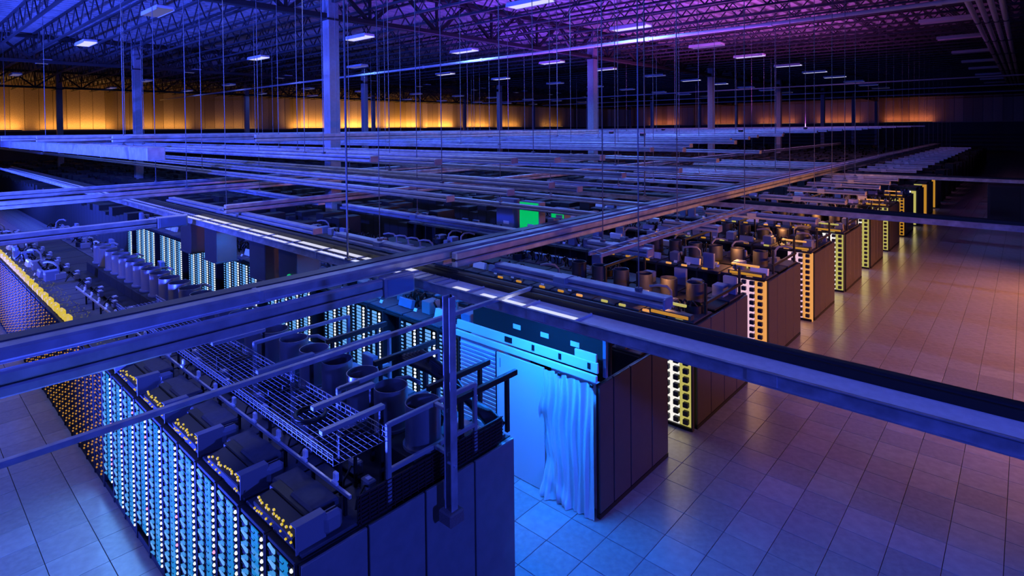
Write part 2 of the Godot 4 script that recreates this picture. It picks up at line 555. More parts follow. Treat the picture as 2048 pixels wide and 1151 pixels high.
func kit(r: Node3D, depth: float, k: int) -> void:  # what stands on the lid of a rack
	part(r, "lid", keep("lid%.3f" % depth, func(): return Shape.new().box(Vector3(0, 2.06, -depth / 2), Vector3(0.56, 0.035, depth * 0.86), 0.008)), M.lid_grey)
	if k < 0: return
	if k % 3 == 1:
		part(r, "patch_panel", keep("patch", func(): return Shape.new().box(Vector3(0.0, 2.17, -0.42), Vector3(0.44, 0.18, 0.1), 0.008, Basis(Vector3.RIGHT, -0.25))), M.label_white if k % 6 != 4 else M.box_blue)
	if k % 2 == 0:
		part(r, "cable_bundle", keep("bundle%d" % (k % 3), func():
			var s := Shape.new()
			var q := RandomNumberGenerator.new()
			q.seed = k % 3 + 11
			for i in 5:
				var x0 := q.randf_range(-0.22, 0.22)
				var z0 := q.randf_range(-0.85, -0.15)
				var p := [Vector3(x0, 2.05, z0)]
				for t in 4:
					p.append(p[-1] + Vector3(q.randf_range(-0.1, 0.1) * (0.3 if absf(p[-1].x) > 0.15 else 0.8) if absf(p[-1].x) < 0.22 else -0.1 * signf(p[-1].x), [0.14, 0.12, 0.02, -0.12][t], q.randf_range(-0.12, 0.12)))
				s.tube(p, 0.02, 6)
			return s), M.cable_black)
	if k % 3 == 0:
		part(r, "junction_box", keep("jbox", func(): return Shape.new().box(Vector3(0.05, 2.2, -0.55), Vector3(0.26, 0.26, 0.3), 0.012)), M.box_blue if k % 2 else M.box_grey)
	if k % 8 == 5:
		part(r, "upright_box", keep("ubox", func(): return Shape.new().box(Vector3(-0.08, 2.28, -0.3), Vector3(0.3, 0.4, 0.1), 0.01).box(Vector3(-0.08, 2.3, -0.245), Vector3(0.24, 0.3, 0.012), 0.004)), M.box_blue)
	if k % 4 == 3:
		part(r, "breaker_box", keep("bbox", func(): return Shape.new().box(Vector3(0.1, 2.16, -0.72), Vector3(0.2, 0.16, 0.24), 0.01).box(Vector3(0.1, 2.245, -0.72), Vector3(0.12, 0.012, 0.16), 0.002)), M.box_grey)
		part(r, "conduit", keep("kconduit", func(): return Shape.new().tube([Vector3(0.1, 2.24, -0.7), Vector3(0.1, 2.42, -0.68), Vector3(0.04, 2.52, -0.6), Vector3(-0.1, 2.54, -0.5), Vector3(-0.28, 2.5, -0.45)], 0.028, 8)), M.box_grey)
	if k % 5 != 4:
		part(r, "label_plate", boxm(Vector3(0.09, 0.07, 0.012), 0.003), M.label_white, Vector3(-0.12 + 0.08 * (k % 4), 2.13, -0.68), Basis(Vector3.RIGHT, -0.7))
		part(r, "label_plate", keep("lab%d" % (k % 4), func():
			var s := Shape.new()
			var a := [-0.18, 0.1, 0.2, -0.02][k % 4] as float
			s.box(Vector3(a, 2.13, -0.2 - 0.12 * (k % 3)), Vector3(0.1, 0.07, 0.012), 0.003, Basis(Vector3.RIGHT, -0.5))
			return s), M.label_white)
	if k % 7 == 2:
		part(r, "fan_unit", keep("fan", func(): return Shape.new().lathe(Vector3(0, 2.07, -0.7), [Vector2(0.19, 0), Vector2(0.19, 0.16), Vector2(0.17, 0.17), Vector2(0.165, 0.05), Vector2(0.0, 0.05)], 16)), M.black_steel)

func blocked(x: float, z: float) -> bool:  # a column stands here
	for cx: float in COL_X:
		for i in 7:
			if absf(x - cx) < 0.95 and absf(z - (COL_Z0 - BAY * i)) < 1.6: return true
	return false

func rack(at: Vector3, label: String, group: String, depth: float, k: int, turned := false) -> Node3D:
	var r := thing("server_rack", label, "rack", at, group)
	part(r, "cabinet", rack_body(depth), M.rack_black)
	if turned:
		r.rotation.y = PI
	kit(r, depth, k)
	return r

func server_mesh() -> ArrayMesh:
	return keep("server", func():
		var s := Shape.new()
		s.box(Vector3(0, 0, -0.15), Vector3(0.53, 0.05, 0.28), 0.004)
		s.box(Vector3(0.16, 0.012, -0.004), Vector3(0.1, 0.018, 0.02))
		s.box(Vector3(-0.08, -0.018, 0.002), Vector3(0.3, 0.008, 0.02))
		return s)

func rack_rows() -> void:
	# front row, first cabinets with white and cyan lights
	for i in 11:
		var r := rack(Vector3(ROW_END - 0.05 - W * (i + 0.5), 0, FRONTS[0]), "black rack full of white and cyan server lights, front row by the hanging strut", "cyan-lit racks of the front row", 1.05, -1)
		area(r, Vector3(0, 1.05, 0.06), Vector3(0, 0, 1), Vector2(0.56, 1.8), Color(0.4, 0.66, 1.0), 1.0)
		for k in range(2 if i % 3 == 1 else 0, 26):
			var y := 0.15 + 0.072 * k
			var sv := part(r, "server", server_mesh(), M.rack_black, Vector3(0, y, -0.01))
			var pick := rng.randf()
			part(sv, "status_light", keep("status", func(): return Shape.new().lathe(Vector3.ZERO, [Vector2(0.0, 0.0), Vector2(0.018, 0.0), Vector2(0.018, 0.012), Vector2(0.01, 0.02), Vector2(0.0, 0.022)], 8)), M.led_pink if pick > 0.97 else M.led_white, Vector3(0.225, 0, 0.0), Basis(Vector3.RIGHT, PI / 2))
			part(sv, "port_light", keep("ports", func():
				var s := Shape.new()
				s.box(Vector3(-0.045, 0, 0.004), Vector3(0.055, 0.064, 0.012))
				s.box(Vector3(0.045, 0, 0.004), Vector3(0.055, 0.064, 0.012))
				s.box(Vector3(0, 0.024, 0.004), Vector3(0.04, 0.016, 0.012))
				s.box(Vector3(0, -0.024, 0.004), Vector3(0.04, 0.016, 0.012))
				return s), [M.led_cyan, M.led_cyan, M.led_cyan_pale][rng.randi() % 3], Vector3(0.075, 0, 0))
			part(sv, "link_light", keep("links%d" % (k % 2), func():
				var s := Shape.new()
				s.box(Vector3(-0.13, 0.0, 0.004), Vector3(0.05, 0.05, 0.014))
				s.bar(Vector3(-0.13, 0.0, 0.004), Vector3(-0.23, 0.028 * (1 if k % 2 else -1), 0.004), 0.02, 0.02)
				return s), [M.led_cyan_pale, M.led_sky][k % 2], Vector3.ZERO)
	# front row, beyond: dark racks with a sprinkle of amber lights and yellow caps
	var faces := Shape.new()
	var dots := Shape.new()
	for k in 26:
		var y := 0.15 + 0.072 * k
		faces.box(Vector3(0, y, -0.15), Vector3(0.53, 0.05, 0.28))
		for q in 2:
			dots.box(Vector3(-0.15 + 0.3 * q + (0.05 if k % 2 else 0.0), y, 0.0), Vector3(0.024, 0.02, 0.02))
	var facem := faces.mesh()
	var dotm := dots.mesh()
	for i in 32:
		var r := rack(Vector3(ROW_END - 0.05 - W * (i + 11.5), 0, FRONTS[0]), "dark rack dotted with small amber lights beyond the cyan racks", "amber-dotted racks of the front row", 1.05, -1 if i < 12 else i + 3)
		tag(part(r, "server_stack", facem, M.rack_black), "", "", "", "stuff")
		tag(part(r, "amber_light", dotm, M.led_amber), "", "", "", "stuff")
		tag(part(r, "speck_light", keep("specks%d" % (i % 3), func():
			var q := Shape.new()
			var rr := RandomNumberGenerator.new()
			rr.seed = 90 + i % 3
			for k in 14:
				q.box(Vector3(rr.randf_range(-0.26, 0.26), 2.085, rr.randf_range(-0.55, -0.15)), Vector3(0.014, 0.014, 0.014))
			return q), M.led_speck), "", "", "", "stuff")
		if i > 1:
			var cap := part(r, "cap_light", keep("cap", func(): return Shape.new().box(Vector3(0, 2.2, -0.06), Vector3(0.22, 0.2, 0.1), 0.04).box(Vector3(0.2, 2.17, -0.06), Vector3(0.12, 0.14, 0.08), 0.03).box(Vector3(-0.2, 2.17, -0.06), Vector3(0.12, 0.14, 0.08), 0.03)), M.led_yellow)
			tag(cap, "yellow lit cap")
	# rear row of the first pod
	for i in 40:
		rack(Vector3(ROW_END - 0.05 - W * (i + 0.5), 0, REARS[0]), "black rack with cables and labels on its lid behind the front row", "rear racks of the first pod", 1.0, i * 5 + 1, true)
	# pods behind, nearest cabinets one by one
	var counts := [0, 40, 26, 24, 20, 18, 14, 12, 8]
	var names := ["", "second", "third", "fourth", "fifth", "sixth", "seventh", "eighth", "ninth"]
	var field := []
	for p in range(1, FRONTS.size()):
		var n: int = counts[p] if p < counts.size() else 0
		for i in 160:
			var x := ROW_END - 0.05 - W * (i + 0.5)
			if blocked(x, (FRONTS[p] + REARS[p]) / 2.0): continue
			if i < n:
				var nm := "%s pod" % names[p]
				if not (p == 1 and i < 5):
					rack(Vector3(x, 0, FRONTS[p]), "black server rack with cables on its lid in the %s" % nm, "racks of the %s pod" % names[p], 1.0, rng.randi() % 60)
				if p in [2, 3, 4, 5] and i < 9 and not (p == 1 and i < 5):
					var o: Node3D = get_child(get_child_count() - 1)
					for q in 2:  # added glowing blocks standing in for warmly lit gear on the lids
						part(o, "added_glow_light", boxm(Vector3(0.16, 0.05, 0.04), 0.008), [M.glow_amber, M.glow_orange, M.glow_yellow][rng.randi() % 3], Vector3(rng.randf_range(-0.15, 0.15), 2.1, -0.06 - 0.85 * q))
				if i < n * 2 / 3:
					rack(Vector3(x, 0, REARS[p]), "black server rack turned to the rear of the %s" % nm, "rear racks of the %s pod" % names[p], 0.9, rng.randi() % 60, true)
			elif x > LEFT + 3.0:
				field.append(Transform3D(Basis.from_scale(Vector3(1, rng.randf_range(0.95, 1.2), 1)), Vector3(x, 0, FRONTS[p])))
				field.append(Transform3D(Basis(Vector3.UP, PI).scaled_local(Vector3(1, rng.randf_range(0.95, 1.2), 1)), Vector3(x, 0, REARS[p])))
	var mm := MultiMesh.new()
	mm.transform_format = MultiMesh.TRANSFORM_3D
	mm.mesh = boxm(Vector3(0.58, 2.05, 1.0), 0.0, Vector3(0, 1.025, -0.5))
	mm.instance_count = field.size()
	for i in field.size():
		mm.set_instance_transform(i, field[i])
	var mi := MultiMeshInstance3D.new()
	mi.name = "server_rack_field"
	mi.multimesh = mm
	mi.material_override = M.rack_black
	add_child(mi)
	tag(mi, "countless distant dark server racks under the far cable trays", "racks", "", "stuff")

func end_wall(p: int, joints: Array, m: Material, label: String) -> void:
	var e := thing("row_end_wall", label, "panel wall", Vector3(ROW_END, 0, 0))
	for i in joints.size() - 1:
		var a: float = joints[i]
		var b: float = joints[i + 1]
		part(e, "end_panel", boxm(Vector3(0.035, 1.95, a - b - 0.025), 0.006), m, Vector3(0.0, 1.06, (a + b) / 2))
	part(e, "back_frame", boxm(Vector3(0.03, 2.03, joints[0] - joints[-1] - 0.01)), M.black_steel, Vector3(-0.03, 1.02, (joints[0] + joints[-1]) / 2))
	part(e, "kick_plate", boxm(Vector3(0.03, 0.07, joints[0] - joints[-1])), M.black_steel, Vector3(0.0, 0.04, (joints[0] + joints[-1]) / 2))

func front_pod() -> void:
	end_wall(0, [-2.41, -3.11, -3.82, -4.55, -5.24], M.end_panel, "grey panelled end wall of the first rack pod below the hanging strut")
	var first := true
	# switches with yellow lights along the front top edge
	for i in 6:
		var x := ROW_END - 0.08 - 1.18 * i
		var s := thing("network_switch", "black switch with yellow port lights on top of the front row", "switch", Vector3(x, 2.085, FRONTS[0] - 0.1), "switches with yellow lights on the front row")
		part(s, "body", keep("switch_body", func(): return Shape.new().box(Vector3(-0.52, 0.06, -0.06), Vector3(0.82, 0.12, 0.2), 0.01, Basis(Vector3.RIGHT, 0.25)).box(Vector3(-0.52, 0.09, -0.2), Vector3(0.9, 0.14, 0.12), 0.01)), M.black_steel)
		part(s, "port_light", keep("switch_leds%d" % (i % 3), func():
			var q := Shape.new()
			var rr := RandomNumberGenerator.new()
			rr.seed = 40 + i % 3
			for k in 16:
				var xx := -0.14 - 0.05 * k
				q.box(Vector3(xx, 0.125 + rr.randf_range(-0.02, 0.005), 0.02 + rr.randf_range(-0.03, 0.03)), Vector3(0.022, 0.016, 0.018))
				if rr.randf() < 0.5:
					q.box(Vector3(xx, 0.05 + rr.randf_range(-0.02, 0.02), 0.05), Vector3(0.018, 0.014, 0.016))
			return q), M.led_yellow)
		part(s, "end_bracket", keep("switch_bracket", func(): return Shape.new().box(Vector3(-0.05, 0.1, -0.1), Vector3(0.012, 0.26, 0.3), 0.003).box(Vector3(-0.1, 0.22, -0.1), Vector3(0.1, 0.012, 0.3), 0.003)), M.box_grey)
		part(s, "cover", keep("switch_cover", func(): return Shape.new().box(Vector3(-0.42, 0.1, -0.34), Vector3(0.44, 0.18, 0.3), 0.02).box(Vector3(-0.86, 0.08, -0.36), Vector3(0.44, 0.14, 0.3), 0.02)), M.lid_grey)
		var sb := thing("cable_elbow_box", "grey chamfered connector box at the end of a switch", "box", Vector3(x + 0.02, 2.085, FRONTS[0] - 0.42), "connector boxes along the front row")
		part(sb, "shell", keep("elbow", func(): return Shape.new().box(Vector3(-0.1, 0.1, 0), Vector3(0.14, 0.2, 0.2), 0.04)), M.box_grey)
		part(sb, "strap", keep("elbow_strap", func(): return Shape.new().box(Vector3(-0.1, 0.1, 0), Vector3(0.03, 0.22, 0.22), 0.04)), M.black_steel)
	# clamp rail
	var rail := thing("clamp_rail", "white steel rail with small clamps running along the first pod", "rail", Vector3(0, 2.3, -3.02))
	part(rail, "rail", Shape.new().box(Vector3(-10.7, 0, 0), Vector3(11.6, 0.04, 0.03), 0.004), M.wire)
	for i in 18:
		part(rail, "post", boxm(Vector3(0.03, 0.2, 0.03)), M.black_steel, Vector3(-5.0 - 0.62 * i, -0.12, 0))
		part(rail, "clamp", keep("clamp", func(): return Shape.new().box(Vector3(0, 0.06, 0), Vector3(0.07, 0.09, 0.04), 0.01).box(Vector3(0.03, 0.02, 0.03), Vector3(0.1, 0.03, 0.03), 0.005)), M.label_white, Vector3(-5.2 - 0.62 * i, 0.02, -0.02))
	var deck := thing("hot_aisle_roof", "dark sheet roof closing the hot aisle of the first pod", "roof", Vector3(0, 2.08, -3.84))
	for i in 20:
		part(deck, "roof_panel", boxm(Vector3(1.17, 0.03, 0.82), 0.006), M.rack_black, Vector3(ROW_END - 0.05 - 1.2 * (i + 0.5), 0.015, 0))
	# small gear on the hot aisle roof
	for i in 60:
		var x := -5.1 - 0.4 * i
		if i % 3 != 2:
			var g := thing("relay_box", "small pale relay box with black leads on the hot aisle roof", "box", Vector3(x, 2.11, -3.36 - 0.1 * (i % 3)), "relay boxes on the first pod")
			part(g, "case", keep("relay", func(): return Shape.new().box(Vector3(0, 0.07, 0), Vector3(0.16, 0.14, 0.1), 0.012)), M.box_grey)
			part(g, "label_plate", keep("relay_label", func(): return Shape.new().box(Vector3(0, 0.144, 0), Vector3(0.06, 0.006, 0.05))), M.label_white)
			part(g, "lead", keep("relay_lead", func(): return Shape.new().tube([Vector3(0.05, 0.1, 0.05), Vector3(0.1, 0.16, 0.12), Vector3(0.12, 0.06, 0.22), Vector3(0.16, 0.01, 0.26)], 0.012, 6)), M.cable_black)
	# wire basket tray
	var bk := thing("wire_basket_tray", "wire mesh basket tray lying above the first pod", "cable tray", Vector3(0, 2.72, -3.13))
	var b := Shape.new()
	var x0 := -4.86
	var x1 := -12.2
	for q in 11:
		b.bar(Vector3(x0, 0, -0.31 + 0.062 * q), Vector3(x1, 0, -0.31 + 0.062 * q), 0.0045, 0.0045)
	part(bk, "long_wires", b, M.basket_wire)
	b = Shape.new()
	for sg: float in [-1.0, 1.0]:
		for h: float in [0.05, 0.1]:
			b.bar(Vector3(x0, h, 0.315 * sg), Vector3(x1, h, 0.315 * sg), 0.009, 0.009)
	part(bk, "side_wires", b, M.basket_wire)
	b = Shape.new()
	var xx := x0
	while xx > x1:
		b.bar(Vector3(xx, -0.006, -0.315), Vector3(xx, -0.006, 0.315), 0.005, 0.005)
		b.bar(Vector3(xx, -0.006, -0.315), Vector3(xx, 0.105, -0.315), 0.006, 0.006)
		b.bar(Vector3(xx, -0.006, 0.315), Vector3(xx, 0.105, 0.315), 0.006, 0.006)
		xx -= 0.1
	part(bk, "cross_wires", b, M.basket_wire)
	for i in 5:
		part(bk, "stand", boxm(Vector3(0.03, 0.62, 0.03)), M.black_steel, Vector3(-5.3 - 1.6 * i, -0.32, -0.02))
		part(bk, "stand", boxm(Vector3(0.03, 0.62, 0.03)), M.black_steel, Vector3(-5.3 - 1.6 * i, -0.32, -0.2))
	var coil := thing("cable_coil", "black cable coil lying in the wire basket", "cable", Vector3(-5.85, 2.735, -3.12))
	var ring := []
	for i in 49:
		var a := TAU * i / 24.0
		ring.append(Vector3(cos(a) * (0.16 + 0.01 * (i / 24)), 0.02 + 0.022 * (i / 24), sin(a) * 0.16))
	part(coil, "loop", Shape.new().tube(ring, 0.02, 7), M.cable_black)
	# cross bars over the basket and square frames
	for d in [[-5.55, -2.98, -3.74, 2.98], [-5.02, -2.78, -3.5, 2.99], [-6.9, -3.0, -3.74, 2.98], [-8.3, -3.0, -3.74, 2.98]]:
		var cb := thing("cross_bar", "blue-grey strut bar lying across the wire basket tray", "bar", Vector3(d[0], d[3], 0), "strut bars across the basket tray")
		part(cb, "channel", keep("cross%s" % [d], func(): return Shape.new().box(Vector3(0, 0, (d[1] + d[2]) / 2), Vector3(0.07, 0.05, d[1] - d[2]), 0.006)), M.frame_bar)
		part(cb, "leg", keep("crossleg", func(): return Shape.new().box(Vector3(0, -0.44, 0), Vector3(0.04, 0.86, 0.04), 0.004)), M.black_steel, Vector3(0, 0, d[2] + 0.03))
	for i in 4:
		var fr := thing("pipe_frame", "square blue-grey tube frame around the exhaust cylinders" if i == 0 else "tube frame further along the exhaust cylinders", "frame", Vector3(-4.8 - 1.1 * i, 2.1, 0), "" if i == 0 else "tube frames on the first pod")
		var za := -3.4 if i == 0 else -3.5
		var zb := -4.62 if i == 0 else -5.0
		for yy: float in [0.33, 0.8]:
			part(fr, "rail", keep("frail%d" % i, func(): return Shape.new().bar(Vector3(0, 0, za), Vector3(0, 0, zb), 0.05, 0.05, 0.008)), M.frame_bar, Vector3(0, yy, 0))
		for zz in [za, zb]:
			part(fr, "post", keep("fpost", func(): return Shape.new().box(Vector3(0, 0.41, 0), Vector3(0.05, 0.82, 0.05), 0.008)), M.frame_bar, Vector3(0, 0, zz))
	# exhaust cylinders
	var pl := thing("plenum_box", "long dark plenum box under the exhaust cylinders of the first pod", "plenum", Vector3(0, 2.11, -4.08))
	for i in 24:
		part(pl, "plenum_panel", boxm(Vector3(0.59, 0.24, 0.56), 0.008, Vector3(0, 0.12, 0.04)), M.rack_black, Vector3(-5.12 - 0.6 * i, 0, 0))
	for i in 24:
		var c := thing("exhaust_cylinder", "open metal exhaust cylinder standing on the first pod", "cylinder", Vector3(-5.05 - 0.6 * i, 2.35, -4.05), "exhaust cylinders of the first pod")
		part(c, "barrel", keep("barrel", func(): return Shape.new().lathe(Vector3.ZERO, [Vector2(0.2, 0.03), Vector2(0.2, 0.48), Vector2(0.19, 0.48), Vector2(0.19, 0.05)], 28)), M.chimney)
		part(c, "throat", keep("throat", func(): return Shape.new().lathe(Vector3.ZERO, [Vector2(0.19, 0.12), Vector2(0.05, 0.1), Vector2(0.0, 0.1)], 20)), M.black_steel)
		part(c, "flange", keep("flange", func(): return Shape.new().lathe(Vector3.ZERO, [Vector2(0.0, 0.0), Vector2(0.23, 0.0), Vector2(0.23, 0.03), Vector2(0.2, 0.03)], 24)), M.chimney)
	# perforated guard at the row end
	var gd := thing("mesh_guard", "dark maroon mesh guard along the top of the grey end wall", "mesh", Vector3(ROW_END - 0.02, 2.06, 0))
	b = Shape.new()
	for i in 21:
		b.bar(Vector3(0, 0.0, -3.05 - 0.1 * i), Vector3(0, 0.3, -3.05 - 0.1 * i), 0.008, 0.008)
	part(gd, "upright_wires", b, M.mesh_maroon)
	b = Shape.new()
	for i in 8:
		b.bar(Vector3(0, 0.02 + 0.04 * i, -3.03), Vector3(0, 0.02 + 0.04 * i, -5.07), 0.008, 0.008)
	part(gd, "level_wires", b, M.mesh_maroon)
	part(gd, "edge_strip", Shape.new().box(Vector3(-0.03, 0.15, -4.05), Vector3(0.012, 0.28, 2.04)), M.rack_black)
	# drooping cables at the rear corner
	var bun := thing("drooping_cables", "thick black cables drooping over the rear corner of the first pod", "cables", Vector3.ZERO)
	for i in 7:
		var q := 0.05 * i
		part(bun, "cable", Shape.new().tube([Vector3(-6.4 + q, 2.75 + 0.02 * i, -4.75 - q * 0.4), Vector3(-5.8 + q, 2.72, -4.8 - q * 0.3), Vector3(-5.35, 2.6 - 0.03 * i, -4.85 - q * 0.5), Vector3(-5.05 + q * 0.3, 2.35, -4.95 - q * 0.3), Vector3(-4.85, 2.12 + 0.012 * i, -5.05 - q * 0.3)], 0.05, 8), M.cable_black)
	# dark rails of the rear row
	for d in [[-5.3, 2.8], [-4.82, 2.8], [-6.4, 2.8], [-7.6, 2.8]]:
		var rl := thing("rear_rail", "black rail on posts across the rear racks of the first pod", "rail", Vector3(d[0], 0, 0), "black rails across the rear racks")
		part(rl, "bar", keep("rrail", func(): return Shape.new().box(Vector3(0, 2.8, -4.85), Vector3(0.06, 0.07, 1.05), 0.006)), M.black_steel)
		for zz: float in [-4.42, -5.2]:
			part(rl, "post", keep("rrpost", func(): return Shape.new().box(Vector3(0, 2.44, 0), Vector3(0.05, 0.68, 0.05), 0.004)), M.black_steel, Vector3(0, 0, zz))

func curtain_pod() -> void:
	var z := FRONTS[1] as float
	end_wall(1, [z - 0.02, z - 0.42, -8.05, -8.75, REARS[1]], M.end_panel_dark, "dark panelled end wall beside the hanging plastic curtain")
	# blank panel
	var bp := thing("blank_panel", "smooth pale panel closing the aisle side beside the plastic curtain", "panel", Vector3(-6.3, 0, z))
	part(bp, "sheet", boxm(Vector3(1.05, 2.02, 0.03), 0.004, Vector3(0, 1.02, 0)), M.cloth)
	part(bp, "edge_strip", boxm(Vector3(0.02, 2.02, 0.05), 0.004, Vector3(-0.535, 1.02, 0)), M.black_steel)
	part(bp, "handle_slot", boxm(Vector3(0.02, 0.16, 0.04), 0.004, Vector3(-0.44, 1.86, 0.0)), M.box_grey)
	# louvred cabinet next to it
	var lc := thing("louvred_cabinet", "white cabinet with fine horizontal louvres behind the black rails", "cabinet", Vector3(-7.31, 0, z))
	part(lc, "case", boxm(Vector3(0.94, 2.05, 0.9), 0.006, Vector3(0, 1.025, -0.47)), M.cloth)
	for k in 24:
		part(lc, "louvre", keep("louvre", func(): return Shape.new().box(Vector3.ZERO, Vector3(0.9, 0.05, 0.012), 0.002, Basis(Vector3.RIGHT, 0.35))), M.cloth, Vector3(0, 0.28 + 0.073 * k, 0.0))
	# curtain
	var cu := thing("plastic_curtain", "crumpled translucent white plastic curtain hanging to the floor at the row corner", "curtain", Vector3(0, 0, z + 0.05))
	var nx := 60
	var ny := 70
	var pts := []
	for j in ny + 1:
		var t := float(j) / ny
		for i in nx + 1:
			var u := float(i) / nx
			var pull := 0.13 * exp(-pow((t - 0.62) / 0.16, 2.0)) * (1.0 - u)
			var xw := lerpf(-5.79, -4.78, u) - pull * 0.4 + 0.03 * sin(t * 9.0) * (1.0 - u)
			var ph := u * 6.2 + (t - 0.6) * 1.4 * (1.0 - u)
			var zz := 0.035 * sin(ph * 5.0 + 2.0 * t) * (0.35 + 0.65 * absf(t - 0.55)) + 0.02 * sin(ph * 9.0 - t * 6.0)
			zz += 0.09 * smoothstep(0.16, 0.0, t) * (0.5 + 0.5 * sin(u * 15.0 + t * 22.0)) * smoothstep(0.75, 0.35, u)
			zz -= 0.1 * smoothstep(0.32, 0.08, u) * smoothstep(0.72, 0.5, t) * smoothstep(0.12, 0.3, t)
			zz *= smoothstep(1.0, 0.9, u) * 0.9 + 0.1
			pts.append(Vector3(xw, 0.012 + 2.04 * t, zz + 0.02))
	var vs := Shape.new()
	vs.v = PackedVector3Array(pts)
	for j in ny + 1:
		for i in nx + 1:
			var du: Vector3 = pts[j * (nx + 1) + mini(i + 1, nx)] - pts[j * (nx + 1) + maxi(i - 1, 0)]
			var dv: Vector3 = pts[mini(j + 1, ny) * (nx + 1) + i] - pts[maxi(j - 1, 0) * (nx + 1) + i]
			vs.n.append(du.cross(dv).normalized())
	for j in ny:
		for i in nx:
			var a := j * (nx + 1) + i
			vs.ix.append_array([a, a + nx + 1, a + 1, a + 1, a + nx + 1, a + nx + 2])
	part(cu, "sheet", vs, M.cloth)
	part(cu, "hem_clip", boxm(Vector3(0.06, 0.05, 0.03), 0.006), M.black_steel, Vector3(-4.8, 2.05, 0.04))
	part(cu, "hem_clip", boxm(Vector3(0.06, 0.05, 0.03), 0.006), M.black_steel, Vector3(-5.4, 2.06, 0.04))
	solo("curtain_back_panel", boxm(Vector3(1.0, 2.0, 0.02), 0.0, Vector3(-5.28, 1.0, z - 0.2)), M.cloth, "pale sheet closing the opening behind the plastic curtain", "panel")
	# header strip and board with labels
	var hd := thing("header_strip", "white header strip with black slots above the plastic curtain", "strip", Vector3(0, 2.08, z + 0.02))
	part(hd, "lower_strip", Shape.new().box(Vector3(-6.3, 0.06, 0), Vector3(3.1, 0.1, 0.05), 0.006), M.cloth)
	part(hd, "upper_strip", Shape.new().box(Vector3(-6.3, 0.21, -0.04), Vector3(3.1, 0.16, 0.04), 0.006), M.cloth)
	part(hd, "corner_wedge", Shape.new().box(Vector3(-4.98, 0.31, -0.05), Vector3(0.4, 0.2, 0.04), 0.006), M.cloth)
	for i in 4:
		part(hd, "slot", boxm(Vector3(0.16 if i == 0 else 0.05, 0.09, 0.02)), M.black_steel, Vector3(-6.55 + 0.55 * i, 0.22, -0.015))
	var bd := thing("label_board", "black equipment board with white label plates behind the header strip", "board", Vector3(0, 2.1, z - 0.3))
	part(bd, "board", Shape.new().box(Vector3(-6.2, 0.3, 0), Vector3(3.0, 0.6, 0.06), 0.01), M.rack_black)
	for i in 3:
		part(bd, "label_plate", boxm(Vector3(0.17, 0.08, 0.012), 0.002), M.label_white, Vector3(-5.35 - 0.62 * i, 0.34, 0.04))
	part(bd, "bracket_post", boxm(Vector3(0.06, 0.66, 0.06), 0.006), M.box_blue, Vector3(-4.74, 0.33, 0.1))
	var lo := thing("looped_cables", "thin cables looping over the black label board", "cables", Vector3.ZERO)
	for i in 5:
		part(lo, "cable", Shape.new().tube([Vector3(-6.5 + 0.2 * i, 2.72, z - 0.3), Vector3(-6.48 + 0.2 * i, 2.95, z - 0.28), Vector3(-6.3 + 0.2 * i, 3.0, z - 0.3), Vector3(-6.15 + 0.2 * i, 2.85, z - 0.27), Vector3(-6.1 + 0.2 * i, 2.7, z - 0.3)], 0.012, 6), M.wire if i % 2 else M.cable_red)
	var cr := thing("cable_rack", "small white perforated rail above the label board", "rail", Vector3(0, 2.98, z - 0.3))
	part(cr, "rail", Shape.new().box(Vector3(-5.75, 0, 0), Vector3(2.0, 0.02, 0.1)), M.wire)
	for i in 20:
		part(cr, "finger", boxm(Vector3(0.03, 0.06, 0.1)), M.wire, Vector3(-4.8 - 0.1 * i, 0.03, 0))
	part(cr, "post", boxm(Vector3(0.04, 0.3, 0.04)), M.black_steel, Vector3(-4.8, -0.15, 0))
	part(cr, "post", boxm(Vector3(0.04, 0.3, 0.04)), M.black_steel, Vector3(-6.7, -0.15, 0))
	# lit racks seen over the first pod
	var dots := Shape.new()
	var strips := Shape.new()
	for k in 26:
		var y := 0.15 + 0.072 * k
		dots.box(Vector3(0.2, y, 0.0), Vector3(0.045, 0.04, 0.02))
		strips.box(Vector3(0.02, y, 0.0), Vector3(0.16, 0.05, 0.012))
		strips.box(Vector3(-0.2, y, 0.0), Vector3(0.06, 0.03, 0.012))
	var dm := dots.mesh()
	var sm := strips.mesh()
	for i in range(5, 40):
		if i % 5 == 3: continue
		var pl := thing("light_faceplate", "faceplate of pale cyan lights on a rack of the second pod", "faceplate", Vector3(ROW_END - 0.05 - W * (i + 0.5), 0, z + 0.01), "lit faceplates of the second pod")
		tag(part(pl, "status_light", dm, M.led_white), "", "", "", "stuff")
		tag(part(pl, "port_light", sm, M.led_sky), "", "", "", "stuff")

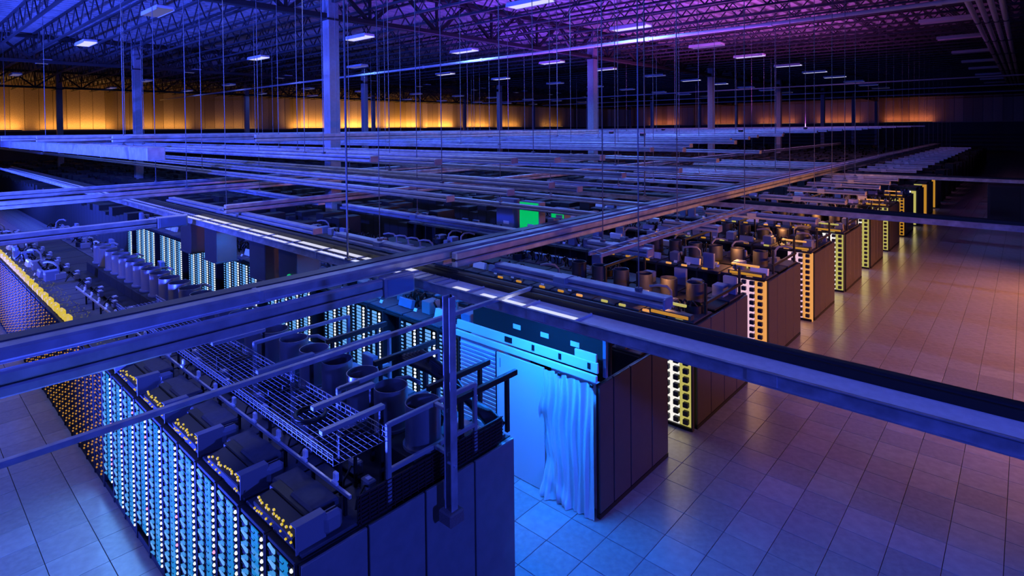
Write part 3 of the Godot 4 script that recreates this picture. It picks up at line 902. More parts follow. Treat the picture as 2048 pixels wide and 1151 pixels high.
func row_ends() -> void:
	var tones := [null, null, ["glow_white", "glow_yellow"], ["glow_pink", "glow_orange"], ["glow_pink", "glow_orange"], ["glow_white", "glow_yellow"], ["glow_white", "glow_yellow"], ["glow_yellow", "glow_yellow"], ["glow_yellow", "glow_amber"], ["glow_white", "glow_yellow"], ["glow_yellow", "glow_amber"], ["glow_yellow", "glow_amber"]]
	var words := ["", "", "white and yellow", "pink and orange", "pink and deep orange", "white and lime yellow", "pale white and yellow", "soft yellow", "dim amber", "narrow white", "faint amber", "faint distant amber"]
	var nth := ["", "", "third", "fourth", "fifth", "sixth", "seventh", "eighth", "ninth", "tenth", "eleventh", "twelfth"]
	for p in range(2, 12):
		var zf: float = FRONTS[p]
		var zr: float = REARS[p]
		var d := (zr - zf) / 4.0
		end_wall(p, [zf - 0.03, zf + d, zf + 2 * d, zf + 3 * d, zr], M.end_panel_dark, "dark brown end wall of the %s pod behind the curtain" % nth[p])
		var g := thing("lit_rack_front", "rack front glowing %s between dark server blocks, %s pod" % [words[p], nth[p]], "rack front", Vector3(ROW_END - 0.03, 0, zf + 0.08))
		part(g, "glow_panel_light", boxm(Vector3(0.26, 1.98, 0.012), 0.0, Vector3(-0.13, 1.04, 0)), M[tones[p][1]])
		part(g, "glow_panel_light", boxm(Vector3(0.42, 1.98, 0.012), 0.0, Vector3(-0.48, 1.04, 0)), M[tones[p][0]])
		if p < 9:
			for c in 3:
				for k in 12:
					part(g, "server_block", boxm(Vector3(0.11, 0.1, 0.1), 0.01), M.rack_grey, Vector3(-0.12 - 0.2 * c, 0.16 + 0.165 * k, 0.03))
		part(g, "side_post", boxm(Vector3(0.03, 2.06, 0.08), 0.004, Vector3(-0.0, 1.03, 0.0)), M[tones[p][1]] if p in [3, 4] else M.rack_grey)
		part(g, "foot", boxm(Vector3(0.7, 0.06, 0.1), 0.004, Vector3(-0.35, 0.03, 0.0)), M.black_steel)
		var hue := Color(1.0, 0.75, 0.5) if p in [3, 4] else Color(1.0, 0.92, 0.6)
		if p < 10:
			area(g, Vector3(-0.3, 1.05, 0.12), Vector3(0, 0, 1), Vector2(0.55, 1.9), hue, 0.35)
		if p > 8: continue
		# shelf with added glowing strips for the warm light on the row end
		var sh := thing("added_top_strip_light", "ledge with added amber glow on top of the %s pod's end" % nth[p], "added strip light", Vector3(ROW_END - 0.1, 2.1, zf - 0.08))
		part(sh, "ledge", boxm(Vector3(0.9, 0.1, 0.16), 0.01, Vector3(-0.45, 0.05, 0)), M.rack_grey)
		part(sh, "added_strip_light", boxm(Vector3(0.8, 0.06, 0.03), 0.006, Vector3(-0.45, 0.05, 0.085)), M.glow_amber)
		part(sh, "added_strip_light", boxm(Vector3(0.7, 0.05, 0.05), 0.006, Vector3(-0.5, 0.24, -0.05)), M.glow_yellow if p in [2, 5, 6] else M.glow_orange)
		part(sh, "post", boxm(Vector3(0.05, 0.18, 0.05), 0.006, Vector3(-0.75, 0.16, -0.05)), M.rack_grey)
		if p < 8:
			omni(sh, Vector3(-1.1, 0.45, -0.9), AMBER, 0.8, 0.08)  # bare amber light added to warm the gear behind the ledge
		if p > 7: continue
		# dark strut cage on the pod end
		var cg := thing("strut_cage", "dark strut cage with cylinders on top of the %s pod" % nth[p], "frame", Vector3(ROW_END - 0.1, 2.08, 0))
		part(cg, "side_rail", Shape.new().box(Vector3(0, 0.22, (zf + zr) / 2 - 0.3), Vector3(0.05, 0.06, zf - zr - 0.7), 0.004), M.black_steel)
		part(cg, "side_rail", Shape.new().box(Vector3(-2.4, 0.6, (zf + zr) / 2 - 0.3), Vector3(0.05, 0.06, zf - zr - 0.7), 0.004), M.black_steel)
		for q in 4:
			part(cg, "post", boxm(Vector3(0.05, 0.62, 0.05), 0.004), M.black_steel, Vector3(-2.4 * (q % 2), 0.31, zf - 0.7 if q < 2 else zr + 0.2))
		if p < 7:
			var hr := thing("hot_aisle_roof", "dark sheet roof closing the hot aisle of the %s pod" % nth[p], "roof", Vector3(0, 2.05, (zf - 1.0 + zr + 0.9) / 2))
			for q in 10:
				part(hr, "roof_panel", boxm(Vector3(1.17, 0.035, 0.68), 0.006), M.rack_black, Vector3(ROW_END - 0.05 - 1.2 * (q + 0.5), 0.018, 0))
		if p < 6:
			for q in 6:
				var c := thing("exhaust_cylinder", "dark exhaust cylinder standing on the %s pod" % nth[p], "cylinder", Vector3(-5.4 - 0.62 * q, 2.087, (zf + zr - 0.1) / 2), "exhaust cylinders of the %s pod" % nth[p])
				part(c, "barrel", keep("barrel2", func(): return Shape.new().lathe(Vector3.ZERO, [Vector2(0.19, 0.0), Vector2(0.19, 0.4), Vector2(0.17, 0.4), Vector2(0.17, 0.1), Vector2(0.0, 0.1)], 16)), M.rack_grey)
	# far side of the main aisle
	var fc := thing("far_cabinet", "tall black cabinet standing across the main aisle", "cabinet", Vector3(-0.2, 0, -44.0))
	part(fc, "case", boxm(Vector3(3.0, 2.4, 2.2), 0.02, Vector3(0, 1.2, 0)), M.black_steel)
	part(fc, "door", boxm(Vector3(1.3, 2.1, 0.03), 0.01, Vector3(-0.72, 1.2, 1.11)), M.rack_black)
	part(fc, "door", boxm(Vector3(1.3, 2.1, 0.03), 0.01, Vector3(0.72, 1.2, 1.11)), M.rack_black)

# ---------------------------------------------------------------- overhead trays
func tray_white(z: float, xa: float, xb: float, label: String, rungs := false) -> void:
	var t := thing("cable_tray", label, "cable tray", Vector3(0, 3.25, z))
	var len := xb - xa
	var c := (xa + xb) / 2
	part(t, "near_rail", Shape.new().box(Vector3(c, 0.075, 0.3), Vector3(len, 0.15, 0.012), 0.003).box(Vector3(c, 0.145, 0.315), Vector3(len, 0.01, 0.04)).box(Vector3(c, 0.005, 0.315), Vector3(len, 0.01, 0.04)), M.galvanised)
	part(t, "far_rail", Shape.new().box(Vector3(c, 0.075, -0.3), Vector3(len, 0.15, 0.012), 0.003).box(Vector3(c, 0.145, -0.315), Vector3(len, 0.01, 0.04)), M.black_steel)
	part(t, "pan", Shape.new().box(Vector3(c, 0.05, 0.0), Vector3(len, 0.012, 0.58)), M.tray_pan)
	part(t, "divider", Shape.new().box(Vector3((xa - 8.2) / 2, 0.07, -0.08), Vector3(-8.2 - xa, 0.03, 0.03)), M.rack_grey)
	part(t, "bus_conduit", Shape.new().tube([Vector3(xa, 0.13, -0.4), Vector3(xb, 0.13, -0.4)], 0.06, 10), M.black_steel)
	if rungs:
		var x := xa + 0.2
		var k := 0
		while x < xb and k < 90:
			if x > -22.0 and x < -7.0:
				part(t, "rung", boxm(Vector3(0.02, 0.012, 0.57)), M.galvanised, Vector3(x, 0.062, 0))
				k += 1
				x += 0.2
			else:
				x += 0.2
	# strip lamps hang under the tray
	var x2 := xa + 1.0
	while x2 < xb:
		part(t, "splice_plate", boxm(Vector3(0.3, 0.13, 0.014), 0.003), M.galvanised, Vector3(x2, 0.075, 0.312))
		x2 += 3.0

func busway(z: float, xa: float, xb: float, label: String, group := "", y := 3.3) -> void:
	var t := thing("busway", label, "busway", Vector3(0, y, z), group)
	var len := xb - xa
	var c := (xa + xb) / 2
	part(t, "upper_housing", Shape.new().box(Vector3(c, 0.115, -0.06), Vector3(len, 0.07, 0.2), 0.012), M.duct_steel)
	part(t, "lower_housing", Shape.new().box(Vector3(c, 0.035, 0.0), Vector3(len, 0.065, 0.24), 0.012), M.duct_steel)
	part(t, "end_cap", boxm(Vector3(0.03, 0.15, 0.26), 0.006), M.duct_steel, Vector3(xb - 0.01, 0.07, -0.02))
	part(t, "joint_cover", boxm(Vector3(0.25, 0.17, 0.27), 0.01), M.duct_steel, Vector3(xa + len * 0.45, 0.075, -0.02))

func trunk(x: float, za: float, zb: float, label: String, group := "", y := 3.29) -> void:  # the lower double channel that runs across the rows
	var t := thing("double_channel", label, "cable tray", Vector3(x, y, 0), group)
	var len := za - zb
	var c := (za + zb) / 2
	part(t, "upper_channel", Shape.new().box(Vector3(0, 0.205, c), Vector3(0.14, 0.13, len), 0.02), M.duct_steel)
	part(t, "lower_channel", Shape.new().box(Vector3(0.0, 0.065, c), Vector3(0.14, 0.115, len), 0.02), M.duct_steel)
	part(t, "web", Shape.new().box(Vector3(-0.02, 0.13, c), Vector3(0.08, 0.06, len)), M.rack_black)

func trays() -> void:
	# over the aisle behind the first pod, with white pan, past the main aisle
	tray_white(-6.3, -57.0, 9.0, "long cable tray with a white pan crossing above the main aisle near the plastic curtain", true)
	for i in 12:  # white strips with a glow of their own on the tray pan
		var x: float = [-18.4, -17.1, -15.8, -14.5, -13.2, -11.9, -10.6, -9.3, -8.45, -6.75, -5.85, -4.9][i]
		var w: float = [1.2, 1.2, 1.2, 1.2, 1.2, 1.2, 1.2, 1.2, 0.4, 0.36, 0.9, 0.85][i]
		var tl := thing("tray_strip", "white glowing strip lying in the cable tray near the large duct", "lamp", Vector3(x, 3.306, -6.3), "glowing strips lying in the white tray")
		part(tl, "lamp_tube", boxm(Vector3(w, 0.02, 0.24), 0.005, Vector3(0, 0.01, 0.13)), M.tray_glow)
		if i < 9:
			part(tl, "lamp_tube", boxm(Vector3(w, 0.02, 0.14), 0.005, Vector3(0, 0.01, -0.2)), M.tray_glow)
		part(tl, "end_holder", boxm(Vector3(0.03, 0.03, 0.5), 0.004, Vector3(w / 2 + 0.015, 0.015, 0)), M.lamp_body)
		area(tl, Vector3(0, 0.04, 0.1), Vector3.UP, Vector2(w, 0.16), Color(0.9, 0.92, 1.0), 0.25)
	tray_white(-18.9, -57.0, 9.0, "long cable tray with a white pan crossing above the fifth pod")
	tray_white(-34.0, -57.0, 9.0, "long cable tray with a white pan crossing above the ninth pod")
	# busways along the rows
	busway(-7.5, -7.2, -3.8, "short grey busway ending beside the white cable tray above the curtain")
	busway(-7.3, -12.3, -8.3, "short grey busway beyond the large duct, in line with the white tray")
	busway(-7.3, -24.0, -13.2, "long grey busway over the second pod beside the white tray")
	for d in [[-4.3, -7.5], [-10.6, -7.3], [-18.9, -7.3]]:
		rod(d[0], d[1] - 0.06, 3.452, 0.01, "thin steel hanger rod dropping from the dark roof to a grey busway", "thin hanger rods on the busways")
	var zs := [-10.3, -13.8, -16.5, -21.2, -24.3, -27.0, -29.3, -31.4, -37.2, -39.5, -42.0, -45.3, -48.0, -50.6, -53.2, -56.0, -59.0, -62.0, -65.5, -69.0, -73.0, -77.0]
	for i in zs.size():
		var z: float = zs[i]
		var xb := -4.1 if i == 2 else -5.6 if i < 2 else -4.4
		for sgm in [[-27.4, -18.3], [-16.9, -8.4], [-7.1, xb]]:
			if i > 10 and sgm[0] < -10.0 or z < -11.0 and sgm[0] < -20.0: continue
			busway(z, sgm[0], sgm[1], "grey busway in short lengths over the middle rack pods" if i < 8 else "distant grey busway beside the large duct", "busways over the middle pods" if i < 8 else "distant busways beside the large duct")
			if i < 8 or sgm[0] > -10.0 or i < 11: rod((sgm[0] + sgm[1]) / 2.0 - 0.4, z - 0.06, 3.452, 0.012 if i < 8 else 0.007, "thin steel hanger rod dropping from the dark roof to a grey busway", "thin hanger rods on the busways")
	# upper tier over the far racks, rising with the distance
	var upper := [[-8.2, 5.1, -12.0], [-9.4, 5.0, -11.0], [-10.6, 5.02, -9.5], [-11.7, 5.0, -9.0], [-13.2, 5.0, -8.6], [-16.7, 5.1, -9.0], [-18.2, 5.05, -8.6], [-19.6, 5.15, -9.0], [-22.5, 5.2, -8.5], [-24.6, 5.24, -9.5], [-26.8, 5.28, -9.5], [-29.4, 5.32, -10.0], [-31.7, 5.34, -9.5], [-35.2, 5.38, -10.5], [-39.5, 5.43, -9.8], [-42.7, 5.46, -10.0], [-47.0, 5.48, -10.0], [-51.5, 5.5, -9.6], [-56.0, 5.53, -10.0], [-62.0, 5.55, -10.0], [-70.0, 5.58, -10.0], [-80.0, 5.6, -10.0], [-92.0, 5.62, -10.0], [-8.9, 4.2, -10.0], [-9.9, 4.32, -9.0], [-11.2, 4.4, -8.8], [-12.4, 4.2, -8.8], [-14.3, 4.45, -8.6], [-17.5, 4.4, -8.4], [-21.0, 4.55, -8.6], [-25.6, 4.7, -8.6]]
	var wd := thing("wide_duct", "wide blue-lit rectangular duct hung high over the racks at the left", "duct", Vector3(0, 4.88, -6.6))
	part(wd, "casing", Shape.new().box(Vector3(-61.0, 0.24, 0), Vector3(76.0, 0.48, 0.6), 0.03), M.duct_steel)
	for k in 18:
		part(wd, "joint_band", boxm(Vector3(0.08, 0.52, 0.64), 0.01), M.duct_steel, Vector3(-25.0 - 4.2 * k, 0.24, 0))
	for k in 3:
		rod(-27.0 - 16.0 * k, -6.6, 5.4, 0.015, "steel hanger rod carrying the wide blue-lit duct", "hanger rods on the wide duct")
	for i in upper.size():
		var z: float = upper[i][0]
		var y: float = upper[i][1]
		var xe: float = upper[i][2]
		busway(z, -100.0, xe, "blue-lit busway of the upper tier over the far racks", "upper busways over the far racks", y)
		for k in 2 if i < 23 else 1:
			rod(xe - 2.5 - 19.0 * k - 4.3 * (i % 4), z - 0.06, y + 0.152, 0.012, "steel hanger rod dropping from the roof to the upper busways", "hanger rods on the upper busways")
	for i in 5:
		var x: float = [-20.5, -27.0, -33.5, -41.0, -52.0][i]
		trunk(x, [-9.0, -6.2, -4.8, -4.4, -4.2][i], -31.0, "blue-lit double channel of the upper tier crossing the far racks", "upper double channels", 5.5)
	# the large duct and channel across the picture
	var d := thing("large_duct", "large closed steel duct running above the double channel across all rows", "duct", Vector3(-7.88, 3.59, 0))
	part(d, "casing", Shape.new().box(Vector3(0, 0.075, -39.0), Vector3(0.5, 0.15, 84.0), 0.03), M.duct_steel)
	part(d, "lower_lip", Shape.new().box(Vector3(0.26, 0.006, -39.0), Vector3(0.05, 0.012, 84.0), 0.003), M.wire)
	part(d, "lid_strip", Shape.new().box(Vector3(-0.1, 0.158, -39.0), Vector3(0.24, 0.016, 84.0), 0.004), M.rack_grey)
	for i in 14:
		part(d, "joint_band", boxm(Vector3(0.53, 0.17, 0.07), 0.01), M.duct_steel, Vector3(0, 0.075, -3.4 - 5.6 * i))
	trunk(-7.5, 3.0, -5.22, "double steel channel below the large duct, ending at a splice box before the white tray")
	trunk(-7.5, -6.75, -82.0, "double steel channel continuing below the large duct past the white tray", "", 3.45)
	var sb := thing("splice_box", "square grey splice box closing the double channel beside the white tray", "box", Vector3(-7.5, 3.26, -5.52))
	part(sb, "case", boxm(Vector3(0.2, 0.32, 0.58), 0.02, Vector3(0, 0.16, 0)), M.duct_steel)
	part(sb, "lid", boxm(Vector3(0.02, 0.26, 0.5), 0.006, Vector3(0.105, 0.16, 0)), M.box_blue)
	trunk(-17.6, 3.0, -5.02, "second double steel channel beyond the large duct")
	trunk(-17.6, -6.8, -82.0, "second double steel channel past the white tray", "", 3.46)
	var sb2 := thing("splice_box", "grey splice box on the second double channel above the drop ducts", "box", Vector3(-17.6, 3.26, -5.4))
	part(sb2, "case", boxm(Vector3(0.2, 0.32, 0.75), 0.02, Vector3(0, 0.16, 0)), M.duct_steel)
	part(sb2, "lid", boxm(Vector3(0.02, 0.26, 0.65), 0.006, Vector3(0.105, 0.16, 0)), M.box_blue)
	for x: float in [-24.3, -28.0]:
		trunk(x, 3.0, -40.0, "double steel channel crossing the racks beyond the drop ducts", "far double channels", 3.47)
	# short ladder over the third pod
	var ld := thing("ladder_rack", "narrow ladder rack of two thin rails slanting over the third pod", "ladder rack", Vector3(-6.05, 3.5, 0))
	for q: float in [-0.13, 0.13]:
		part(ld, "rail", Shape.new().box(Vector3(q, 0, -13.0), Vector3(0.04, 0.07, 8.0), 0.004), M.duct_steel)
	for i in 20:
		part(ld, "rung", boxm(Vector3(0.26, 0.02, 0.03)), M.duct_steel, Vector3(0, 0, -9.2 - 0.4 * i))
	# thin strut and hanging post in front of the first pod
	var st := thing("cross_strut", "thin dark strut running across in front of the large duct to the white tray", "strut", Vector3(-5.68, 3.425, 0))
	part(st, "channel", Shape.new().box(Vector3(0, 0, -1.9), Vector3(0.06, 0.05, 9.6), 0.004), M.galvanised)
	part(st, "end_cap", boxm(Vector3(0.07, 0.06, 0.03), 0.004), M.black_steel, Vector3(0, 0, -6.71))
	var po := thing("hanging_strut", "upright slotted steel strut with a foam block on its end before the grey end wall", "strut", Vector3(-4.53, 1.72, -4.0))
	var pb := Shape.new()
	for q in [[-0.05, 0.0], [0.05, 0.0]]:
		pb.box(Vector3(q[0], 1.26, 0), Vector3(0.014, 2.3, 0.09), 0.003)
	pb.box(Vector3(0, 1.26, -0.035), Vector3(0.1, 2.3, 0.014))
	part(po, "channel", pb, M.galvanised)
	for i in 36:
		part(po, "slot", boxm(Vector3(0.03, 0.035, 0.006), 0.0), M.black_steel, Vector3(0.0, 0.2 + 0.063 * i, -0.026))
	part(po, "foam_block", boxm(Vector3(0.2, 0.14, 0.2), 0.015, Vector3(0, 0.07, 0)), M.foam)
	part(po, "bolt", keep("bolt", func(): return Shape.new().tube([Vector3(-0.08, 0.62, 0.0), Vector3(0.08, 0.62, 0.0)], 0.018, 8)), M.wire)
	for q: float in [0.71, 1.18]:
		part(po, "bracket_arm", boxm(Vector3(0.22, 0.04, 0.05), 0.004), M.galvanised, Vector3(-0.14, q, -0.01))
	# drop ducts below the white tray
	var xs := [-18.65, -16.75, -13.85, -12.3]
	for i in 4:
		var dd := thing("drop_duct", "grey drop duct hanging below the white tray with a green lamp on it" if i == 3 else "plain grey drop duct hanging below the white tray", "duct", Vector3(xs[i], 2.3, -6.35), "" if i == 3 else "plain drop ducts below the white tray")
		part(dd, "casing", boxm(Vector3(0.85, 0.92, 0.55), 0.015, Vector3(0, 0.46, 0)), M.end_panel_dark)
		part(dd, "flange", boxm(Vector3(0.92, 0.04, 0.6), 0.006, Vector3(0, 0.02, 0)), M.rack_grey)
		if i == 3:
			part(dd, "green_lamp", keep("gl", func(): return Shape.new().lathe(Vector3.ZERO, [Vector2(0, 0), Vector2(0.09, 0), Vector2(0.09, 0.03), Vector2(0.05, 0.06), Vector2(0, 0.065)], 12)), M.green_glow, Vector3(0.12, 0.32, 0.28), Basis(Vector3.RIGHT, PI / 2))
	# panels over the fourth pod; green light put in as glowing faces
	var px := [[-14.6, "tall pale blue duct panel standing beside the green lit panel", "box_blue"], [-13.4, "duct panel with green light put in as a glowing face, middle pods", "green_glow"], [-12.1, "small box with green light put in as a glowing face", "green_glow"]]
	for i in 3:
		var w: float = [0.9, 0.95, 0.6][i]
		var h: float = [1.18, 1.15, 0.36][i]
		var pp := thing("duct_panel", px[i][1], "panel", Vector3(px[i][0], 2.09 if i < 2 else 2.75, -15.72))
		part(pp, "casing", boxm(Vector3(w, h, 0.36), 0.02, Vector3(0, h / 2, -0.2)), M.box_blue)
		part(pp, "glowing_face_light" if i > 0 else "face", boxm(Vector3(w - 0.06, h - 0.06, 0.02), 0.006, Vector3(0, h / 2, -0.01)), M[px[i][2]])
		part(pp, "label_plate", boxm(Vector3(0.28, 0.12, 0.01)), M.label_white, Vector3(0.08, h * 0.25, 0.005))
		if i == 2:
			part(pp, "leg", boxm(Vector3(0.06, 0.68, 0.06)), M.black_steel, Vector3(0, -0.33, -0.2))

func rod(x: float, z: float, y0: float, r: float, label: String, group: String) -> void:
	var t := thing("hanger_rod", label, "rod", Vector3(x, y0, z), group)
	part(t, "shaft", keep("rod%.3f%.2f" % [r, y0], func(): return Shape.new().tube([Vector3(0, 0, 0), Vector3(0, 13.56 - y0, 0)], r, 6)), M.rod_steel)
	part(t, "clip", boxm(Vector3(0.09, 0.05, 0.09), 0.006), M.rod_steel, Vector3(0, 0.026, 0))

func hangers() -> void:
	for d in [[-9.67, -5.98], [-10.3, -18.58], [-10.5, -33.68]]:
		rod(d[0], d[1], 3.4, 0.022, "thick steel hanger rod dropping from the roof to a white cable tray", "thick hanger rods on the white trays")
	for x: float in [-24.3, -28.0]:
		for k in 3:
			rod(x, -8.0 - 9.3 * k, 3.74, 0.014, "steel hanger rod carrying a double channel", "hanger rods on the double channels")

func pipes() -> void:
	var sp := thing("sprinkler_main", "long pale sprinkler pipe running below the roof along the rows", "pipe", Vector3(0, 11.0, -30.0))
	part(sp, "pipe", Shape.new().tube([Vector3(-102.0, 0, 0), Vector3(10.0, 0, 0)], 0.1, 10), M.lamp_body)
	for i in 16:
		part(sp, "coupling", keep("coupling", func(): return Shape.new().tube([Vector3(-0.1, 0, 0), Vector3(0.1, 0, 0)], 0.13, 10)), M.lamp_body, Vector3(-98.0 + 6.8 * i, 0, 0))
		part(sp, "pipe_hanger", boxm(Vector3(0.03, 1.15, 0.03)), M.roof_steel, Vector3(-95.0 + 6.8 * i, 0.6, 0))
	for k in 4:
		var p := thing("conduit_pipe", "pale pipe in the bundle of four running under the roof above the main aisle", "pipe", Vector3(-2.0 + 0.38 * k, 11.3, 0), "four pipes above the main aisle")
		part(p, "pipe", keep("cpipe", func(): return Shape.new().tube([Vector3(0, 0, 0), Vector3(0, 0, -110.0)], 0.12, 10)), M.lamp_body)
		for i in 12:
			part(p, "saddle", boxm(Vector3(0.3, 0.3, 0.08), 0.01), M.roof_steel, Vector3(0, 0, -3.0 - 9.0 * i))
	for z: float in [-80.0, -99.0, -118.0]:
		var q := thing("branch_pipe", "thin distant pipe crossing under the dark roof", "pipe", Vector3(0, 11.0, z), "distant branch pipes")
		part(q, "pipe", keep("bpipe", func(): return Shape.new().tube([Vector3(-80.0, 0, 0), Vector3(0.0, 0, 0)], 0.09, 8)), M.lamp_body)
		part(q, "pipe_hanger", boxm(Vector3(0.03, 1.2, 0.03)), M.roof_steel, Vector3(-20, 0.6, 0))

# ---------------------------------------------------------------- lamps that throw the coloured light
func strip_lamp(at: Vector3, len: float, glowing: Material, c: Color, energy: float, label: String, group: String) -> void:
	var t := thing("aisle_lamp", label, "lamp", at, group)
	part(t, "housing", boxm(Vector3(len, 0.06, 0.14), 0.01, Vector3(0, 0.05, 0)), M.lamp_body)
	part(t, "lamp_tube", boxm(Vector3(len - 0.06, 0.03, 0.1), 0.008, Vector3(0, 0.005, 0)), glowing)
	area(t, Vector3(0, -0.02, 0), Vector3.DOWN, Vector2(len - 0.06, 0.1), c, energy)

func flood(at: Vector3, aim: Vector3, glowing: Material, c: Color, energy: float, angle: float, label: String, group := "") -> void:  # added flood, put in to colour the roof
	var t := thing("added_floodlight", label, "added_floodlight", at, group)
	var turn := Basis.looking_at(aim, Vector3.UP if absf(aim.normalized().y) < 0.95 else Vector3.FORWARD)
	part(t, "stand", boxm(Vector3(0.2, 0.03, 0.2), 0.006, Vector3(0, 0.015, 0)), M.black_steel)
	part(t, "head", keep("floodhead", func(): return Shape.new().box(Vector3(0, 0, 0.06), Vector3(0.24, 0.24, 0.12), 0.02)), M.black_steel, Vector3(0, 0.16, 0), turn)
	part(t, "lamp_lens", keep("floodlens", func(): return Shape.new().box(Vector3(0, 0, -0.005), Vector3(0.2, 0.2, 0.012), 0.003)), glowing, Vector3(0, 0.16, 0), turn)
	spot(t, Vector3(0, 0.16, 0) + turn * Vector3(0, 0, -0.03), aim, angle, c, energy, 0.1)

func hung_flood(at: Vector3, aim: Vector3, glowing: Material, c: Color, energy: float, label: String, group: String, cone := 0.0) -> void:
	var t := thing("added_pendant_floodlight", label, "added_floodlight", at, group)
	var turn := Basis.looking_at(aim, Vector3.UP if absf(aim.normalized().y) < 0.95 else Vector3.FORWARD)
	part(t, "head", keep("hung_head", func(): return Shape.new().box(Vector3(0, 0, 0.1), Vector3(0.66, 0.5, 0.18), 0.03)), M.black_steel, Vector3.ZERO, turn)
	part(t, "lamp_lens", keep("hung_lens", func(): return Shape.new().box(Vector3(0, 0, 0.0), Vector3(0.6, 0.44, 0.02), 0.004)), glowing, Vector3.ZERO, turn)
	part(t, "drop_rod", Shape.new().tube([Vector3(0, 0.2, 0), Vector3(0, 13.56 - at.y, 0)], 0.025, 6), M.roof_steel, turn * Vector3(0, 0, 0.1))
	if cone > 0.0:
		spot(t, turn * Vector3(0, 0, -0.04), aim, cone, c, energy, 0.2)
	else:
		area(t, turn * Vector3(0, 0, -0.04), aim, Vector2(0.58, 0.42), c, energy)

func washer(at: Vector3, along: Vector3, aim: Vector3, len: float, c: Color, energy: float, label: String, group: String) -> void:
	var t := thing("wall_washer", label, "lamp", at, group)
	var turn := Basis(along, Vector3.UP, along.cross(Vector3.UP))
	part(t, "housing", boxm(Vector3(len, 0.12, 0.2), 0.02, Vector3(0, 0.06, 0)), M.black_steel, Vector3.ZERO, turn)
	part(t, "lamp_tube", boxm(Vector3(len - 0.1, 0.03, 0.12), 0.006, Vector3(0, 0.13, 0)), M.lamp_warm, Vector3.ZERO, turn)
	var l := AreaLight3D.new()
	l.name = "lamp_light"
	l.area_size = Vector2(len - 0.1, 0.12)
	l.light_color = c
	l.light_energy = energy
	l.area_range = 120.0
	l.area_attenuation = 2.0
	l.shadow_enabled = true
	t.add_child(l)
	var up := along.cross(aim).normalized()
	l.transform = Transform3D(Basis(along, up, along.cross(up)), Vector3(0, 0.16, 0))
	if l.basis.z.dot(aim) > 0.0: l.basis = Basis(along, -up, -l.basis.z)

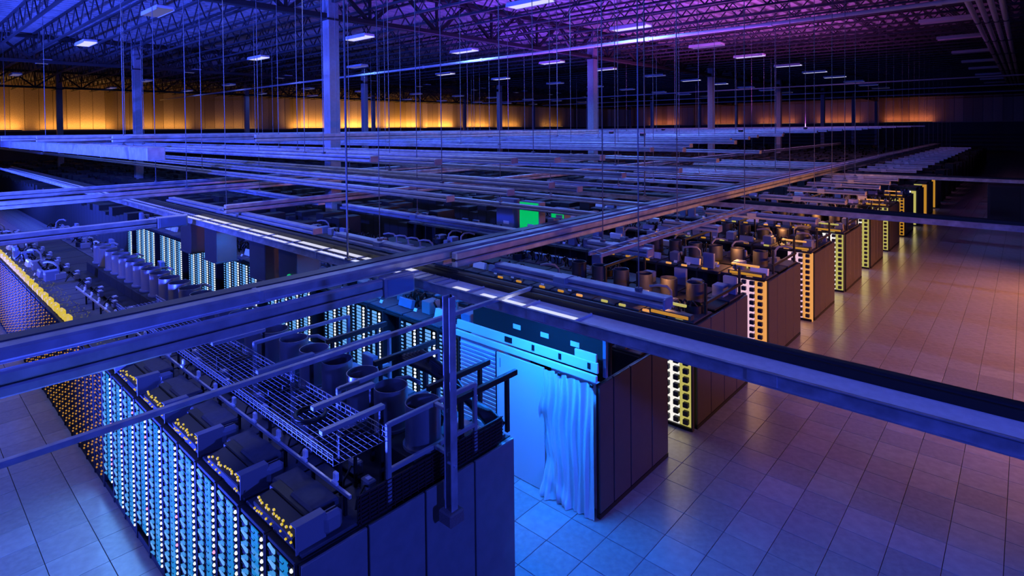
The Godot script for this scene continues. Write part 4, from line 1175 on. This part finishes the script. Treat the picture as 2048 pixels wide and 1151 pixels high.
func floods() -> void:
	# added blue floodlights, out of view, lighting tray sides and the far field
	for d in [[10.0, 6.0, -2.5, 150.0, Vector3(-1.0, -0.3, -0.1), 0.0], [2.0, 7.5, 4.0, 14.0, Vector3(-0.3, -0.35, -1.0), 0.0], [-6.0, 7.0, 5.0, 30.0, Vector3(-0.5, -0.3, -1.0), 0.0], [-15.0, 9.0, 7.0, 700.0, Vector3(-0.35, -0.2, -1.0), 36.0], [-26.0, 9.0, 7.0, 1200.0, Vector3(-0.35, -0.16, -1.0), 38.0], [-40.0, 9.0, 7.0, 1200.0, Vector3(-0.4, -0.14, -1.0), 40.0]]:
		hung_flood(Vector3(d[0], d[1], d[2]), d[4], M.lamp_blue, BLUE, d[3], "blue floodlight out of view, put in to light the trays blue", "added blue pendant floodlights", d[5])
	for i in 4:
		strip_lamp(Vector3([-5.6, -8.4, -10.4, -15.3][i], 3.17, -6.3), 1.6, M.lamp_blue, AZURE, 20.0 if i == 0 else 9.0, "blue strip lamp under the white cable tray over the aisle", "blue strip lamps under the white tray")
	# wall washers on the ledges
	for d in [[2.0, 46.0], [-9.0, 52.0], [-20.0, 38.0], [-31.0, 18.0], [-42.0, 7.0], [-58.0, 52.0], [-69.0, 70.0], [-80.0, 70.0], [-91.0, 56.0], [-104.0, 40.0], [-116.0, 20.0], [-135.0, 8.0]]:
		washer(Vector3(LEFT + 1.0, 6.32, d[0]), Vector3(0, 0, 1), Vector3(-0.35, 1, 0), 9.0, Color(1.0, 0.7, 0.32), d[1], "long warm wall washer on the ledge of the panelled wall", "warm wall washers")
	for d in [[-80.0, 8.0], [-62.0, 8.0], [-48.0, 8.0], [-34.0, 9.0], [-20.0, 12.0]]:
		washer(Vector3(d[0], 6.46, BACK + 1.0), Vector3(1, 0, 0), Vector3(0, 1, -0.35), 9.0, Color(1.0, 0.56, 0.36), d[1], "long orange wall washer on the ledge of the back wall", "orange wall washers")
	# added up-lights: blue ones out of view, violet ones on the upper busways
	for d in [[-10.0, 1.5, 420.0], [-22.0, 1.5, 620.0], [-36.0, 1.0, 680.0], [-52.0, 1.0, 560.0]]:
		flood(Vector3(d[0], 0.0, d[1]), Vector3(0, 1, -0.8), M.lamp_blue, BLUE, d[2], 62.0, "blue floodlight put in out of view to light the roof from below", "added blue floodlights aimed at the roof")
	for d in [[-15.0, -26.86, 5.435, VIOLET], [-24.0, -24.66, 5.395, VIOLET], [-20.0, -31.76, 5.495, VIOLET], [-13.0, -35.26, 5.535, MAGENTA], [-30.0, -35.26, 5.535, VIOLET], [-22.0, -42.76, 5.615, MAGENTA], [-12.5, -47.06, 5.635, MAGENTA]]:
		flood(Vector3(d[0], d[2], d[1]), Vector3(0, 1, 0.02), M.lamp_violet, d[3], 150.0, 72.0, "small violet floodlight put in on an upper busway to turn the roof violet", "added violet floodlights on the upper busways")
	# added warm lamps, out of view, throwing orange on the main aisle floor
	for d in [[5.0, -14.5, 48.0], [5.0, -20.5, 78.0], [5.0, -26.5, 115.0]]:
		var ws := thing("added_stand_lamp", "added orange lamp on a stand, out of view across the main aisle", "lamp", Vector3(d[0], 0, d[1]), "added orange lamps on stands")
		var aim := Vector3(-1, -0.42, 0.0)
		var turn := Basis.looking_at(aim, Vector3.UP)
		part(ws, "foot", boxm(Vector3(0.5, 0.04, 0.5), 0.01, Vector3(0, 0.02, 0)), M.black_steel)
		part(ws, "pole", boxm(Vector3(0.05, 2.5, 0.05), 0.006, Vector3(0, 1.28, 0)), M.black_steel)
		part(ws, "head", keep("hung_head", func(): return Shape.new().box(Vector3(0, 0, 0.1), Vector3(0.66, 0.5, 0.18), 0.03)), M.black_steel, Vector3(0, 2.7, 0), turn)
		part(ws, "lamp_lens", keep("hung_lens", func(): return Shape.new().box(Vector3(0, 0, 0.0), Vector3(0.6, 0.44, 0.02), 0.004)), M.lamp_warm, Vector3(0, 2.7, 0), turn)
		spot(ws, Vector3(0, 2.7, 0) + turn * Vector3(0, 0, -0.05), aim, 48.0, ORANGE, d[2], 0.25)
